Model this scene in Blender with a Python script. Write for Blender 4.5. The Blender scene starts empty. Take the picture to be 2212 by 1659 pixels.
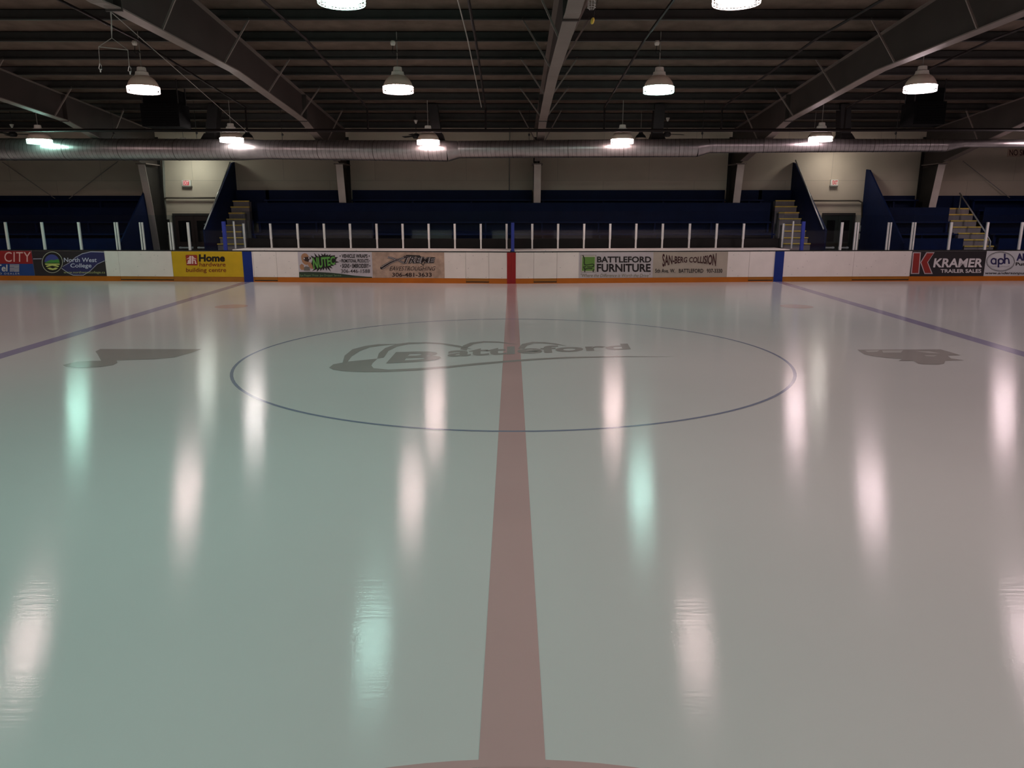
import bpy, math, random
from mathutils import Vector, Matrix
random.seed(7)
C = bpy.context.scene.collection
sc = bpy.context.scene

# ------------------------------------------------------------------ camera, world, exposure
W, H = 2212, 1659
CX, CY = 1106.0, 829.5
F = 1610.0
PIT = math.radians(13.10)
CAMZ = 2.486
cam_d = bpy.data.cameras.new('camera')
cam = bpy.data.objects.new('camera', cam_d); C.objects.link(cam)
cam.location = (0, 0, CAMZ)
cam.rotation_euler = (math.radians(90) - PIT, 0, 0)
cam_d.sensor_width = 36.0
cam_d.lens = F * 36.0 / W
cam_d.clip_end = 300
sc.camera = cam
world = bpy.data.worlds.new('dark_night'); sc.world = world
world.use_nodes = True
world.node_tree.nodes['Background'].inputs[0].default_value = (0.010, 0.010, 0.012, 1)
world.node_tree.nodes['Background'].inputs[1].default_value = 0.3
sc.view_settings.view_transform = 'Standard'
sc.view_settings.look = 'None'
sc.view_settings.gamma = 1
sc.view_settings.exposure = 0.0
sc.view_settings.use_curve_mapping = False
try:
    sc.cycles.max_bounces = 8
    sc.cycles.diffuse_bounces = 3
    sc.cycles.glossy_bounces = 4
    sc.cycles.transparent_max_bounces = 24
    sc.cycles.caustics_reflective = False
    sc.cycles.caustics_refractive = False
    sc.cycles.sample_clamp_indirect = 4.0
    sc.cycles.use_denoising = True
except Exception:
    pass
LAMP_POWER = 65.5          # radiance of the lit lamp lenses

# ------------------------------------------------------------------ pixel to place
CAM = Vector((0, 0, CAMZ))
cp, sp_ = math.cos(PIT), math.sin(PIT)
def ray(px, py):
    x, y = (px - CX) / F, -(py - CY) / F
    return Vector((x, cp + y * sp_, -sp_ + y * cp))
def atY(px, py, Y):
    d = ray(px, py); return CAM + d * (Y / d.y)
def atZ(px, py, z):
    d = ray(px, py); return CAM + d * ((z - CAMZ) / d.z)
def atX(px, py, X):
    d = ray(px, py); return CAM + d * (X / d.x)
def project(p):
    v = Vector(p) - CAM
    zc = v.y * cp - v.z * sp_; yc = v.y * sp_ + v.z * cp
    return CX + F * v.x / zc, CY - F * yc / zc

# ------------------------------------------------------------------ materials
def lin(c):
    out = []
    for v in c:
        v = v / 255.0
        out.append(v / 12.92 if v <= 0.04045 else ((v + 0.055) / 1.055) ** 2.4)
    return tuple(out) + (1.0,)
MATS = {}
def mat(name, rgb, rough=0.6, metal=0.0, var=0.12, vscale=3.0, spec=0.4, bump=0.0, bscale=40, emit=0.0):
    if name in MATS: return MATS[name]
    m = bpy.data.materials.new(name); m.use_nodes = True
    nt = m.node_tree; b = nt.nodes['Principled BSDF']
    col = lin(rgb)
    tc = nt.nodes.new('ShaderNodeTexCoord')
    n = nt.nodes.new('ShaderNodeTexNoise'); n.inputs['Scale'].default_value = vscale; n.inputs['Detail'].default_value = 4
    nt.links.new(tc.outputs['Object'], n.inputs['Vector'])
    r = nt.nodes.new('ShaderNodeValToRGB')
    r.color_ramp.elements[0].position = 0.3; r.color_ramp.elements[1].position = 0.7
    r.color_ramp.elements[0].color = tuple(c * (1 - var) for c in col[:3]) + (1,)
    r.color_ramp.elements[1].color = tuple(min(1, c * (1 + var)) for c in col[:3]) + (1,)
    nt.links.new(n.outputs['Fac'], r.inputs['Fac'])
    nt.links.new(r.outputs['Color'], b.inputs['Base Color'])
    b.inputs['Roughness'].default_value = rough
    b.inputs['Metallic'].default_value = metal
    b.inputs['Specular IOR Level'].default_value = spec
    if emit:
        nt.links.new(r.outputs['Color'], b.inputs['Emission Color']); b.inputs['Emission Strength'].default_value = emit
    if bump:
        bp = nt.nodes.new('ShaderNodeBump'); bp.inputs['Strength'].default_value = bump; bp.inputs['Distance'].default_value = 0.02
        n2 = nt.nodes.new('ShaderNodeTexNoise'); n2.inputs['Scale'].default_value = bscale
        nt.links.new(tc.outputs['Object'], n2.inputs['Vector'])
        nt.links.new(n2.outputs['Fac'], bp.inputs['Height']); nt.links.new(bp.outputs['Normal'], b.inputs['Normal'])
    MATS[name] = m
    return m

def ice_mat(name, rgb, var=0.02):
    """white paint under a smooth ice skin: a diffuse body seen through a Fresnel mirror surface"""
    m = mat(name, rgb, var=var, vscale=0.35)
    nt = m.node_tree; b = nt.nodes['Principled BSDF']
    src = b.inputs['Base Color'].links[0].from_socket
    nt.nodes.remove(b)
    out = [n for n in nt.nodes if n.type == 'OUTPUT_MATERIAL'][0]
    tc = nt.nodes.new('ShaderNodeTexCoord')
    mp = nt.nodes.new('ShaderNodeMapping'); mp.inputs['Scale'].default_value = (1.0, 11.0, 1.0)
    nt.links.new(tc.outputs['Object'], mp.inputs['Vector'])
    n1 = nt.nodes.new('ShaderNodeTexNoise'); n1.inputs['Scale'].default_value = 3.0; n1.inputs['Detail'].default_value = 4; n1.inputs['Roughness'].default_value = 0.6
    nt.links.new(mp.outputs['Vector'], n1.inputs['Vector'])
    n2 = nt.nodes.new('ShaderNodeTexNoise'); n2.inputs['Scale'].default_value = 48.0; n2.inputs['Detail'].default_value = 1
    nt.links.new(tc.outputs['Object'], n2.inputs['Vector'])
    ad = nt.nodes.new('ShaderNodeMath'); ad.operation = 'MULTIPLY_ADD'; ad.inputs[1].default_value = 0.30
    nt.links.new(n2.outputs['Fac'], ad.inputs[0]); nt.links.new(n1.outputs['Fac'], ad.inputs[2])
    bp = nt.nodes.new('ShaderNodeBump'); bp.inputs['Strength'].default_value = 0.10; bp.inputs['Distance'].default_value = 0.012
    nt.links.new(ad.outputs[0], bp.inputs['Height'])
    df = nt.nodes.new('ShaderNodeBsdfDiffuse'); nt.links.new(src, df.inputs['Color'])
    gl = nt.nodes.new('ShaderNodeBsdfAnisotropic'); gl.inputs['Roughness'].default_value = 0.125; gl.inputs['Anisotropy'].default_value = 0.48
    tv = nt.nodes.new('ShaderNodeCombineXYZ'); tv.inputs[0].default_value = 1.0        # resurfacing grooves run along the rink
    nt.links.new(tv.outputs[0], gl.inputs['Tangent'])
    nt.links.new(bp.outputs['Normal'], gl.inputs['Normal'])
    lw = nt.nodes.new('ShaderNodeLayerWeight'); lw.inputs['Blend'].default_value = 0.5
    pw = nt.nodes.new('ShaderNodeMath'); pw.operation = 'POWER'; pw.inputs[1].default_value = 5.0
    fr = nt.nodes.new('ShaderNodeMath'); fr.operation = 'MULTIPLY_ADD'; fr.inputs[1].default_value = 0.98; fr.inputs[2].default_value = 0.02
    nt.links.new(lw.outputs['Facing'], pw.inputs[0]); nt.links.new(pw.outputs[0], fr.inputs[0])
    mx = nt.nodes.new('ShaderNodeMixShader')
    nt.links.new(fr.outputs[0], mx.inputs[0]); nt.links.new(df.outputs[0], mx.inputs[1]); nt.links.new(gl.outputs[0], mx.inputs[2])
    nt.links.new(mx.outputs[0], out.inputs['Surface'])
    return m

def board_mat(name, rgb, dens=7.0):
    """plastic board sheet with small dark puck scuffs and screw dots"""
    m = mat(name, rgb, rough=0.45, var=0.04, vscale=2)
    nt = m.node_tree; b = nt.nodes['Principled BSDF']
    src = b.inputs['Base Color'].links[0].from_socket
    tc = nt.nodes.new('ShaderNodeTexCoord')
    v = nt.nodes.new('ShaderNodeTexVoronoi'); v.inputs['Scale'].default_value = dens
    nt.links.new(tc.outputs['Object'], v.inputs['Vector'])
    lt = nt.nodes.new('ShaderNodeMath'); lt.operation = 'LESS_THAN'; lt.inputs[1].default_value = 0.075
    nt.links.new(v.outputs['Distance'], lt.inputs[0])
    mx = nt.nodes.new('ShaderNodeMix'); mx.data_type = 'RGBA'
    mx.inputs[7].default_value = (0.05, 0.045, 0.045, 1)
    ml = nt.nodes.new('ShaderNodeMath'); ml.operation = 'MULTIPLY'; ml.inputs[1].default_value = 0.7
    nt.links.new(lt.outputs[0], ml.inputs[0]); nt.links.new(ml.outputs[0], mx.inputs[0])
    nt.links.new(src, mx.inputs[6]); nt.links.new(mx.outputs[2], b.inputs['Base Color'])
    return m

def wall_mat(name, rgb):
    """painted wall sheets with faint joints"""
    m = mat(name, rgb, rough=0.75, var=0.06, vscale=0.8, spec=0.2)
    nt = m.node_tree; b = nt.nodes['Principled BSDF']
    src = b.inputs['Base Color'].links[0].from_socket
    tc = nt.nodes.new('ShaderNodeTexCoord')
    mp = nt.nodes.new('ShaderNodeMapping'); mp.inputs['Rotation'].default_value = (math.radians(90), 0, 0)
    nt.links.new(tc.outputs['Object'], mp.inputs['Vector'])
    br = nt.nodes.new('ShaderNodeTexBrick'); br.inputs['Scale'].default_value = 1.0
    br.inputs['Brick Width'].default_value = 3.66; br.inputs['Row Height'].default_value = 1.22; br.inputs['Mortar Size'].default_value = 0.012
    br.inputs['Color1'].default_value = (1, 1, 1, 1); br.inputs['Color2'].default_value = (0.94, 0.94, 0.94, 1); br.inputs['Mortar'].default_value = (0.8, 0.8, 0.8, 1)
    nt.links.new(mp.outputs['Vector'], br.inputs['Vector'])
    mx = nt.nodes.new('ShaderNodeMix'); mx.data_type = 'RGBA'; mx.blend_type = 'MULTIPLY'; mx.inputs[0].default_value = 1
    nt.links.new(src, mx.inputs[6]); nt.links.new(br.outputs['Color'], mx.inputs[7]); nt.links.new(mx.outputs[2], b.inputs['Base Color'])
    return m

def glass_mat():
    m = bpy.data.materials.new('rink_glass'); m.use_nodes = True
    nt = m.node_tree; nt.nodes.clear()
    o = nt.nodes.new('ShaderNodeOutputMaterial'); mx = nt.nodes.new('ShaderNodeMixShader')
    t = nt.nodes.new('ShaderNodeBsdfTransparent'); t.inputs[0].default_value = (0.90, 0.95, 0.98, 1)
    g = nt.nodes.new('ShaderNodeBsdfGlossy'); g.inputs['Roughness'].default_value = 0.03
    lw = nt.nodes.new('ShaderNodeLayerWeight'); lw.inputs['Blend'].default_value = 0.5
    pw = nt.nodes.new('ShaderNodeMath'); pw.operation = 'POWER'; pw.inputs[1].default_value = 5.0
    f = nt.nodes.new('ShaderNodeMath'); f.operation = 'MULTIPLY_ADD'; f.inputs[1].default_value = 0.94; f.inputs[2].default_value = 0.06
    nt.links.new(lw.outputs['Facing'], pw.inputs[0]); nt.links.new(pw.outputs[0], f.inputs[0])
    nt.links.new(f.outputs[0], mx.inputs[0]); nt.links.new(t.outputs[0], mx.inputs[1]); nt.links.new(g.outputs[0], mx.inputs[2])
    nt.links.new(mx.outputs[0], o.inputs[0])
    return m

def lamp_mat(name, rgb, k=1.0):
    m = bpy.data.materials.new(name); m.use_nodes = True
    nt = m.node_tree; nt.nodes.clear()
    o = nt.nodes.new('ShaderNodeOutputMaterial'); e = nt.nodes.new('ShaderNodeEmission')
    e.inputs[0].default_value = tuple(rgb) + (1,); e.inputs[1].default_value = LAMP_POWER * k
    nt.links.new(e.outputs[0], o.inputs[0])
    return m

ICE = ice_mat('ice_white', (228, 230, 228))
ICE_RED = ice_mat('ice_red_paint', (215, 180, 178), 0.06)
ICE_BLUE = ice_mat('ice_blue_paint', (170, 166, 194), 0.05)
ICE_CIRC = ice_mat('ice_circle_paint', (146, 154, 176), 0.05)
ICE_LOGO = ice_mat('ice_grey_paint', (178, 174, 170), 0.08)
ICE_DOT = ice_mat('ice_dot_paint', (221, 200, 194), 0.05)
ICE_LIGHT = ice_mat('ice_pale_paint', (212, 210, 205), 0.05)
WHITE = board_mat('white_board', (238, 229, 222))
ORANGE = mat('orange_kick', (182, 100, 10), 0.4, var=0.1, vscale=1.2)
TAN = mat('tan_kick', (160, 102, 28), 0.45, var=0.08)
BLACK = mat('black_rubber', (14, 14, 15), 0.5)
BLUE = mat('blue_stripe_paint', (10, 42, 120), 0.4, var=0.05)
RED = mat('red_stripe_paint', (150, 22, 24), 0.4, var=0.05)
ALU = mat('aluminium', (226, 226, 222), 0.4, metal=0.0, var=0.05)
POSTBLUE = mat('blue_post_paint', (48, 62, 150), 0.45)
GLASS = glass_mat()
CEIL = mat('ceiling_liner', (100, 86, 76), 0.8, var=0.22, vscale=2.5, spec=0.15, bump=0.3, bscale=14)
PURL = mat('purlin_steel', (58, 56, 54), 0.55, var=0.12, spec=0.3)
STEEL = mat('frame_steel', (124, 111, 105), 0.5, var=0.10, vscale=1.5, spec=0.35)
COLUMN = mat('column_paint', (38, 34, 32), 0.6)
STEEL_DARK = mat('frame_steel_dark', (66, 58, 55), 0.55, var=0.10, vscale=1.5, spec=0.3)  # rafter webs and their joint plates, darker than the flanges
COVER = mat('column_cover', (205, 192, 182), 0.55, var=0.06)
WALL = wall_mat('beige_wall', (212, 198, 178))
DARKWALL = mat('dark_wall', (70, 62, 56), 0.8)
CONC = mat('concrete', (90, 88, 86), 0.8, var=0.15)
NAVY = mat('navy_paint', (11, 26, 58), 0.6, var=0.12, vscale=2, spec=0.14)
NAVY2 = mat('navy_bench_paint', (13, 32, 74), 0.5, var=0.15, vscale=3, spec=0.2)
PARTB = mat('partition_blue', (14, 28, 64), 0.6, var=0.1, spec=0.15)
BROWN = mat('brown_plywood', (26, 18, 15), 0.6, var=0.2)
STEP = mat('grey_step', (150, 140, 140), 0.7, var=0.12)
YELLOW = mat('yellow_nosing', (240, 208, 104), 0.6, var=0.12, vscale=6)
RAIL = mat('rail_metal', (190, 190, 186), 0.35, metal=0.4)
DUCT = mat('galvanised_duct', (158, 152, 152), 0.34, metal=0.9, var=0.16, vscale=4)
SEAM = mat('duct_seam', (70, 64, 62), 0.5, metal=0.5)
PIPE = mat('pipe_brown', (27, 18, 17), 0.6, spec=0.2)
DARK = mat('dark_metal', (34, 32, 32), 0.55)
HEAT = mat('heater_black', (9, 9, 10), 0.8, spec=0.1)
LAMPB = mat('lamp_bell', (226, 204, 186), 0.45, var=0.06)
LAMPH = mat('lamp_housing', (236, 228, 218), 0.5, var=0.05)
WIRE = mat('guard_wire', (200, 200, 196), 0.4)
CABLE = mat('cable_grey', (150, 145, 138), 0.5)
CORD = mat('cord_black', (16, 16, 17), 0.6)
DOORM = mat('door_brown', (58, 42, 38), 0.5, var=0.1)
DOORG = mat('door_green', (38, 46, 40), 0.5, var=0.1)
DFRAME = mat('door_frame', (52, 48, 46), 0.5)
PLASTIC = mat('white_plastic', (225, 222, 212), 0.4)

# ------------------------------------------------------------------ mesh building
class MB:
    def __init__(s): s.v, s.f, s.m = [], [], []
    def face(s, pts, mi=0):
        i = len(s.v); s.v += [Vector(p) for p in pts]; s.f.append(tuple(range(i, i + len(pts)))); s.m.append(mi)
    def hexa(s, a, mi=0):
        """eight corners: bottom four in order, then top four"""
        i = len(s.v); s.v += [Vector(p) for p in a]
        for f in ((3, 2, 1, 0), (4, 5, 6, 7), (0, 1, 5, 4), (1, 2, 6, 5), (2, 3, 7, 6), (3, 0, 4, 7)):
            s.f.append(tuple(i + k for k in f)); s.m.append(mi)
    def box(s, x0, x1, y0, y1, z0, z1, mi=0):
        s.hexa([(x0, y0, z0), (x1, y0, z0), (x1, y1, z0), (x0, y1, z0), (x0, y0, z1), (x1, y0, z1), (x1, y1, z1), (x0, y1, z1)], mi)
    def prism(s, poly, off, mi=0):
        """extrude a planar polygon by the vector off"""
        i = len(s.v); n = len(poly); off = Vector(off)
        s.v += [Vector(p) for p in poly] + [Vector(p) + off for p in poly]
        s.f.append(tuple(range(i + n - 1, i - 1, -1))); s.f.append(tuple(range(i + n, i + 2 * n))); s.m += [mi, mi]
        for k in range(n):
            k2 = (k + 1) % n
            s.f.append((i + k, i + k2, i + n + k2, i + n + k)); s.m.append(mi)
    def tube(s, pts, r, n=8, mi=0, caps=True):
        pts = [Vector(p) for p in pts]; i0 = len(s.v)
        for k, p in enumerate(pts):
            if k == 0: d = pts[1] - p
            elif k == len(pts) - 1: d = p - pts[k - 1]
            else: d = (pts[k + 1] - p).normalized() + (p - pts[k - 1]).normalized()
            d.normalize()
            up = Vector((0, 0, 1)) if abs(d.z) < 0.9 else Vector((1, 0, 0))
            a = d.cross(up).normalized(); b = d.cross(a).normalized()
            rr = r[k] if isinstance(r, (list, tuple)) else r
            for q in range(n):
                t = 2 * math.pi * q / n
                s.v.append(p + a * (rr * math.cos(t)) + b * (rr * math.sin(t)))
        for k in range(len(pts) - 1):
            for q in range(n):
                q2 = (q + 1) % n
                s.f.append((i0 + k * n + q, i0 + k * n + q2, i0 + (k + 1) * n + q2, i0 + (k + 1) * n + q)); s.m.append(mi)
        if not caps: return
        s.f.append(tuple(i0 + q for q in range(n - 1, -1, -1))); s.m.append(mi)
        e = i0 + (len(pts) - 1) * n
        s.f.append(tuple(e + q for q in range(n))); s.m.append(mi)
    def lathe(s, prof, c=(0, 0, 0), n=28, mi=0, close=False):
        c = Vector(c); i0 = len(s.v)
        for r, z in prof:
            for q in range(n):
                t = 2 * math.pi * q / n
                s.v.append(c + Vector((r * math.cos(t), r * math.sin(t), z)))
        for k in range(len(prof) - 1):
            for q in range(n):
                q2 = (q + 1) % n
                s.f.append((i0 + k * n + q, i0 + k * n + q2, i0 + (k + 1) * n + q2, i0 + (k + 1) * n + q)); s.m.append(mi)
    def bar(s, a, b, w, t, up=(0, 0, 1), mi=0):
        a, b = Vector(a), Vector(b); d = (b - a).normalized(); up = Vector(up)
        if abs(d.dot(up)) > 0.95: up = Vector((0, 1, 0))
        x = d.cross(up).normalized() * (w / 2); y = x.cross(d).normalized() * (t / 2)
        s.hexa([a - x - y, a + x - y, a + x + y, a - x + y, b - x - y, b + x - y, b + x + y, b - x + y], mi)
    def mesh(s, name, org=(0, 0, 0), smooth=False):
        org = Vector(org)
        me = bpy.data.meshes.new(name)
        me.from_pydata([tuple(p - org) for p in s.v], [], s.f)
        for p, mi in zip(me.polygons, s.m):
            p.material_index = mi; p.use_smooth = smooth
        me.update(); return me

def worigin(o):
    v = Vector((0, 0, 0))
    while o is not None: v += o.location; o = o.parent
    return v
def tag(o, label=None, cat=None, group=None, kind=None):
    if label: o['label'] = label
    if cat: o['category'] = cat
    if group: o['group'] = group
    if kind: o['kind'] = kind
    return o
def thing(name, label, cat, loc=(0, 0, 0), group=None):
    o = bpy.data.objects.new(name, None); C.objects.link(o); o.location = loc; o.empty_display_size = 0.1
    return tag(o, label, cat, group)
def part(name, mb, ms, parent=None, smooth=False, org=None, label=None):
    """link mb (world coordinates) as one mesh object under parent"""
    base = worigin(parent) if parent is not None else Vector((0, 0, 0))
    o = bpy.data.objects.new(name, mb.mesh(name, base if org is None else org, smooth)); C.objects.link(o)
    for m in (ms if isinstance(ms, (list, tuple)) else [ms]): o.data.materials.append(m)
    if parent is not None: o.parent = parent
    elif org is not None: o.location = org
    if label: o['label'] = label
    return o
def solo(name, mb, ms, label, cat, group=None, smooth=False):
    """a thing that is a single mesh; its origin at the base"""
    xs = [p.x for p in mb.v]; ys = [p.y for p in mb.v]; zs = [p.z for p in mb.v]
    org = Vector(((min(xs) + max(xs)) / 2, (min(ys) + max(ys)) / 2, min(zs)))
    return tag(part(name, mb, ms, None, smooth, org), label, cat, group)
def struct(name, mb, ms, label=None):
    return tag(part(name, mb, ms), label, None, None, 'structure')
def copy_tree(o, parent=None):
    c = o.copy(); C.objects.link(c); c.parent = parent
    for ch in list(o.children): copy_tree(ch, c)
    return c
ORD = ['first', 'second', 'third', 'fourth', 'fifth', 'sixth', 'seventh', 'eighth', 'ninth', 'tenth', 'eleventh', 'twelfth', 'thirteenth', 'fourteenth', 'fifteenth', 'sixteenth', 'seventeenth', 'eighteenth', 'nineteenth', 'twentieth', 'twenty-first', 'twenty-second', 'twenty-third', 'twenty-fourth']

# ------------------------------------------------------------------ text
DG = None
def text_shape(body, bold=0.0, shear=0.0, space=1.0):
    cu = bpy.data.curves.new('lettering', 'FONT'); cu.body = body; cu.size = 1.0; cu.offset = bold; cu.shear = shear; cu.space_character = space
    cu.resolution_u = 3; cu.fill_mode = 'FRONT'
    o = bpy.data.objects.new('lettering', cu); C.objects.link(o)
    dg = bpy.context.evaluated_depsgraph_get()
    me = bpy.data.meshes.new_from_object(o.evaluated_get(dg))
    vs = [(v.co.x, v.co.y) for v in me.vertices]; fs = [tuple(p.vertices) for p in me.polygons]
    bpy.data.objects.remove(o); bpy.data.curves.remove(cu); bpy.data.meshes.remove(me)
    x0 = min(v[0] for v in vs); x1 = max(v[0] for v in vs); y0 = min(v[1] for v in vs); y1 = max(v[1] for v in vs)
    return [((x - x0) / (x1 - x0), (y - y0) / (y1 - y0)) for x, y in vs], fs
def quad(tl, tr, br, bl):
    def f(s, t):
        x = (1 - t) * ((1 - s) * bl[0] + s * br[0]) + t * ((1 - s) * tl[0] + s * tr[0])
        y = (1 - t) * ((1 - s) * bl[1] + s * br[1]) + t * ((1 - s) * tl[1] + s * tr[1])
        return x, y
    return f
def rect(x0, y0, x1, y1): return quad((x0, y0), (x1, y0), (x1, y1), (x0, y1))
def lettering(parent, body, warp, place, m, bold=0.0, shear=0.0, space=1.0, name='lettering', label=None):
    """place maps a photograph pixel onto the surface that carries the writing"""
    vs, fs = text_shape(body, bold, shear, space)
    mb = MB()
    mb.v = [place(*warp(s, t)) for s, t in vs]; mb.f = list(fs); mb.m = [0] * len(fs)
    return part(name, mb, m, parent, label=label)
def outline(parent, name, polys, place, m, label=None):
    mb = MB()
    for poly in polys: mb.face([place(x, y) for x, y in poly])
    # triangulate concave outlines
    import bmesh
    bm = bmesh.new(); me = mb.mesh(name); bm.from_mesh(me); bmesh.ops.triangulate(bm, faces=bm.faces[:]); 
    vs = [v.co.copy() for v in bm.verts]; bm.verts.index_update(); fs = [tuple(v.index for v in f.verts) for f in bm.faces]; bm.free(); bpy.data.meshes.remove(me)
    mb = MB(); mb.v = vs; mb.f = fs; mb.m = [0] * len(fs)
    return part(name, mb, m, parent, label=label)
def ell(cx, cy, rx, ry, n=28, a0=0, a1=360):
    return [(cx + rx * math.cos(math.radians(a0 + (a1 - a0) * k / (n - 1))), cy - ry * math.sin(math.radians(a0 + (a1 - a0) * k / (n - 1)))) for k in range(n)]
def stroke(pts, w):
    """ribbon outline of width w (number or per-point list) around a polyline of pixels"""
    L, R = [], []
    for k, p in enumerate(pts):
        a = pts[max(0, k - 1)]; b = pts[min(len(pts) - 1, k + 1)]
        dx, dy = b[0] - a[0], b[1] - a[1]; d = math.hypot(dx, dy) or 1
        ww = (w[k] if isinstance(w, (list, tuple)) else w) / 2
        L.append((p[0] - dy / d * ww, p[1] + dx / d * ww)); R.append((p[0] + dy / d * ww, p[1] - dx / d * ww))
    return [[L[k], L[k + 1], R[k + 1], R[k]] for k in range(len(pts) - 1)]

# ------------------------------------------------------------------ sizes of the hall
CENT = 12.86                      # distance to the middle of the ice
WALLY = 31.0
NEARY = 2 * CENT - WALLY
XW = 27.0
def purlin_z(Y): return 8.09 - 0.0833 * (Y if Y >= CENT else 2 * CENT - Y)
def roof_z(Y): return purlin_z(Y) + 0.22

# ------------------------------------------------------------------ ice and floor
BV = [atZ(px, py, 0) for px, py in ((-420, 602.9), (535, 609), (1104.5, 613), (1682, 608.5), (2640, 605))]
BV[0] = Vector((-XW + 0.4, BV[0].y + (BV[0].y - BV[1].y) / (BV[0].x - BV[1].x) * (-XW + 0.4 - BV[0].x), 0))
BV[4] = Vector((XW - 0.4, BV[3].y + (BV[4].y - BV[3].y) / (BV[4].x - BV[3].x) * (XW - 0.4 - BV[3].x), 0))
mb = MB(); mb.box(-XW, XW, NEARY, WALLY, -0.16, -0.06)
struct('floor', mb, CONC)
mb = MB(); mb.prism([(-XW + 0.4, -0.05, -0.06), (XW - 0.4, -0.05, -0.06)] + [(p.x, p.y + 0.05, -0.06) for p in reversed(BV)], (0, 0, 0.06))
ice = struct('ice_sheet', mb, ICE, 'glossy white indoor ice sheet with painted hockey lines')
def on_ice(lift):
    return lambda px, py: atZ(px, py, 0) + Vector((0, 0, lift))
def flat_part(name, polys3, m, label, lift):
    mb = MB()
    for p in polys3: mb.face([(x, y, lift) for x, y in p])
    return part(name, mb, m, ice, label=label)
flat_part('centre_line', [[(-0.155, 0, ), (0.155, 0), (0.155, BV[2].y + 0.02), (-0.155, BV[2].y + 0.02)]], ICE_RED, 'wide pale red line across the ice', 0.0016)
for s, k in ((-1, 1), (1, 3)):
    # blue lines from the board stripes towards the frame edge
    xb = BV[k].x; yb = BV[k].y + 0.03
    e = atZ(-6, 771.5, 0) if s < 0 else atZ(2218, 767, 0)
    d = (e.x - xb) / (e.y - yb)
    xn = xb + d * (0 - yb)
    flat_part('blue_line', [[(xn - 0.155, 0), (xn + 0.155, 0), (xb + 0.155, yb), (xb - 0.155, yb)]], ICE_BLUE, 'hazy blue line running to the left board stripe' if s < 0 else 'hazy blue line running to the right board stripe', 0.0016)
def ring(cx, cy, r0, r1, a0=0, a1=360, n=120, ry=1.0):
    out = []
    for k in range(n):
        t0 = math.radians(a0 + (a1 - a0) * k / n); t1 = math.radians(a0 + (a1 - a0) * (k + 1) / n)
        out.append([(cx + r * math.cos(t), cy + r * ry * math.sin(t)) for r, t in ((r0, t0), (r1, t0), (r1, t1), (r0, t1))])
    return out
flat_part('face_off_circle', ring(0.02, CENT - 0.02, 4.62, 4.67, ry=0.985), ICE_CIRC, 'thin blue circle around the middle of the ice', 0.0022)
flat_part('crease_arc', ring(0.0, -0.07, 3.0, 3.05, 1, 179, 70), ICE_RED, 'red half-circle at the near edge of the ice', 0.0024)
for px, lab in ((500, 'faint red dot near the yellow advert'), (1721, 'faint red dot beyond the right blue stripe')):
    c = atZ(px, 662, 0)
    flat_part('face_off_dot', [[(c.x + 0.42 * math.cos(t * math.pi / 14), c.y + 0.42 * math.sin(t * math.pi / 14)) for t in range(28)]], ICE_DOT, lab, 0.002)
# the swooping emblem with the town name in the middle
def cr(pts, s=2.765, ox=680, oy=660): return [(ox + x / s, oy + y / s) for x, y in pts]
swoosh = cr([(85, 372), (110, 352), (200, 335), (375, 318), (345, 345), (338, 360), (352, 375), (440, 383), (620, 375), (800, 362), (960, 345), (1130, 331), (1300, 318), (1500, 308), (1800, 303), (2140, 306),
             (1800, 308), (1500, 316), (1300, 328), (1130, 341), (960, 357), (800, 373), (620, 388), (440, 397), (300, 399), (170, 393), (110, 384)])
arcs = [cr([(165, 345), (178, 300), (225, 262), (300, 242), (380, 231), (490, 230), (400, 240), (330, 250), (270, 272), (220, 305), (190, 345)]),
        cr([(372, 318), (383, 285), (420, 255), (480, 232), (560, 221), (660, 219), (760, 225), (860, 239), (945, 263), (860, 250), (760, 233), (660, 227), (560, 231), (490, 246), (440, 272), (412, 312)]),
        cr([(868, 262), (885, 240), (930, 222), (1010, 214), (1100, 216), (1218, 235), (1100, 222), (1010, 221), (950, 231), (915, 250), (908, 270)]),
        cr([(1213, 258), (1238, 230), (1300, 218), (1370, 219), (1440, 227), (1508, 243), (1430, 233), (1360, 226), (1310, 227), (1270, 239), (1252, 258)])]
emblem = outline(ice, 'emblem', [swoosh] + arcs, on_ice(0.003), ICE_LOGO, 'grey swooping emblem painted in the centre circle')
lettering(emblem, 'B', quad(*cr([(485, 279), (775, 270), (748, 331), (425, 347)])), on_ice(0.0034), ICE_LOGO, bold=0.035)
lettering(emblem, 'attleford', quad(*cr([(800, 254), (1868, 228), (1888, 262), (790, 308)])), on_ice(0.0034), ICE_LOGO, bold=0.03)
note = [(x / 3.687, 600 + y / 3.687) for x, y in [(760, 588), (800, 568), (1605, 570), (1520, 600), (1390, 635), (1230, 650), (1060, 655), (930, 660), (935, 680), (900, 696), (800, 712), (700, 718), (600, 716), (525, 710), (500, 697), (560, 681), (620, 669), (720, 663), (805, 662), (778, 612)]]
outline(ice, 'ice_advert', [note], on_ice(0.003), ICE_LOGO, 'grey note-shaped marking on the ice at left')
shp = [(1652 + x / 3.95, 600 + y / 3.95) for x, y in [(790, 615), (1500, 612), (1600, 640), (1670, 662), (1560, 665), (1590, 690), (1705, 705), (1640, 706), (1540, 710), (1530, 735), (1480, 742), (1350, 740), (1310, 735), (1270, 710), (1140, 712), (1170, 695), (1040, 685), (920, 670), (850, 655)]]
shp_o = outline(ice, 'ice_advert', [shp], on_ice(0.003), ICE_LOGO, 'ragged grey marking on the ice at right')
outline(shp_o, 'pale_patch', [[(1652 + x / 3.95, 600 + y / 3.95) for x, y in q] for q in ([(850, 622), (980, 620), (960, 632), (880, 636)], [(1000, 622), (1180, 620), (1160, 640), (1010, 640)], [(1290, 628), (1400, 628), (1500, 646), (1400, 644)], [(1360, 662), (1470, 664), (1440, 672), (1380, 670)])], on_ice(0.0034), ICE_LIGHT)

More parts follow.
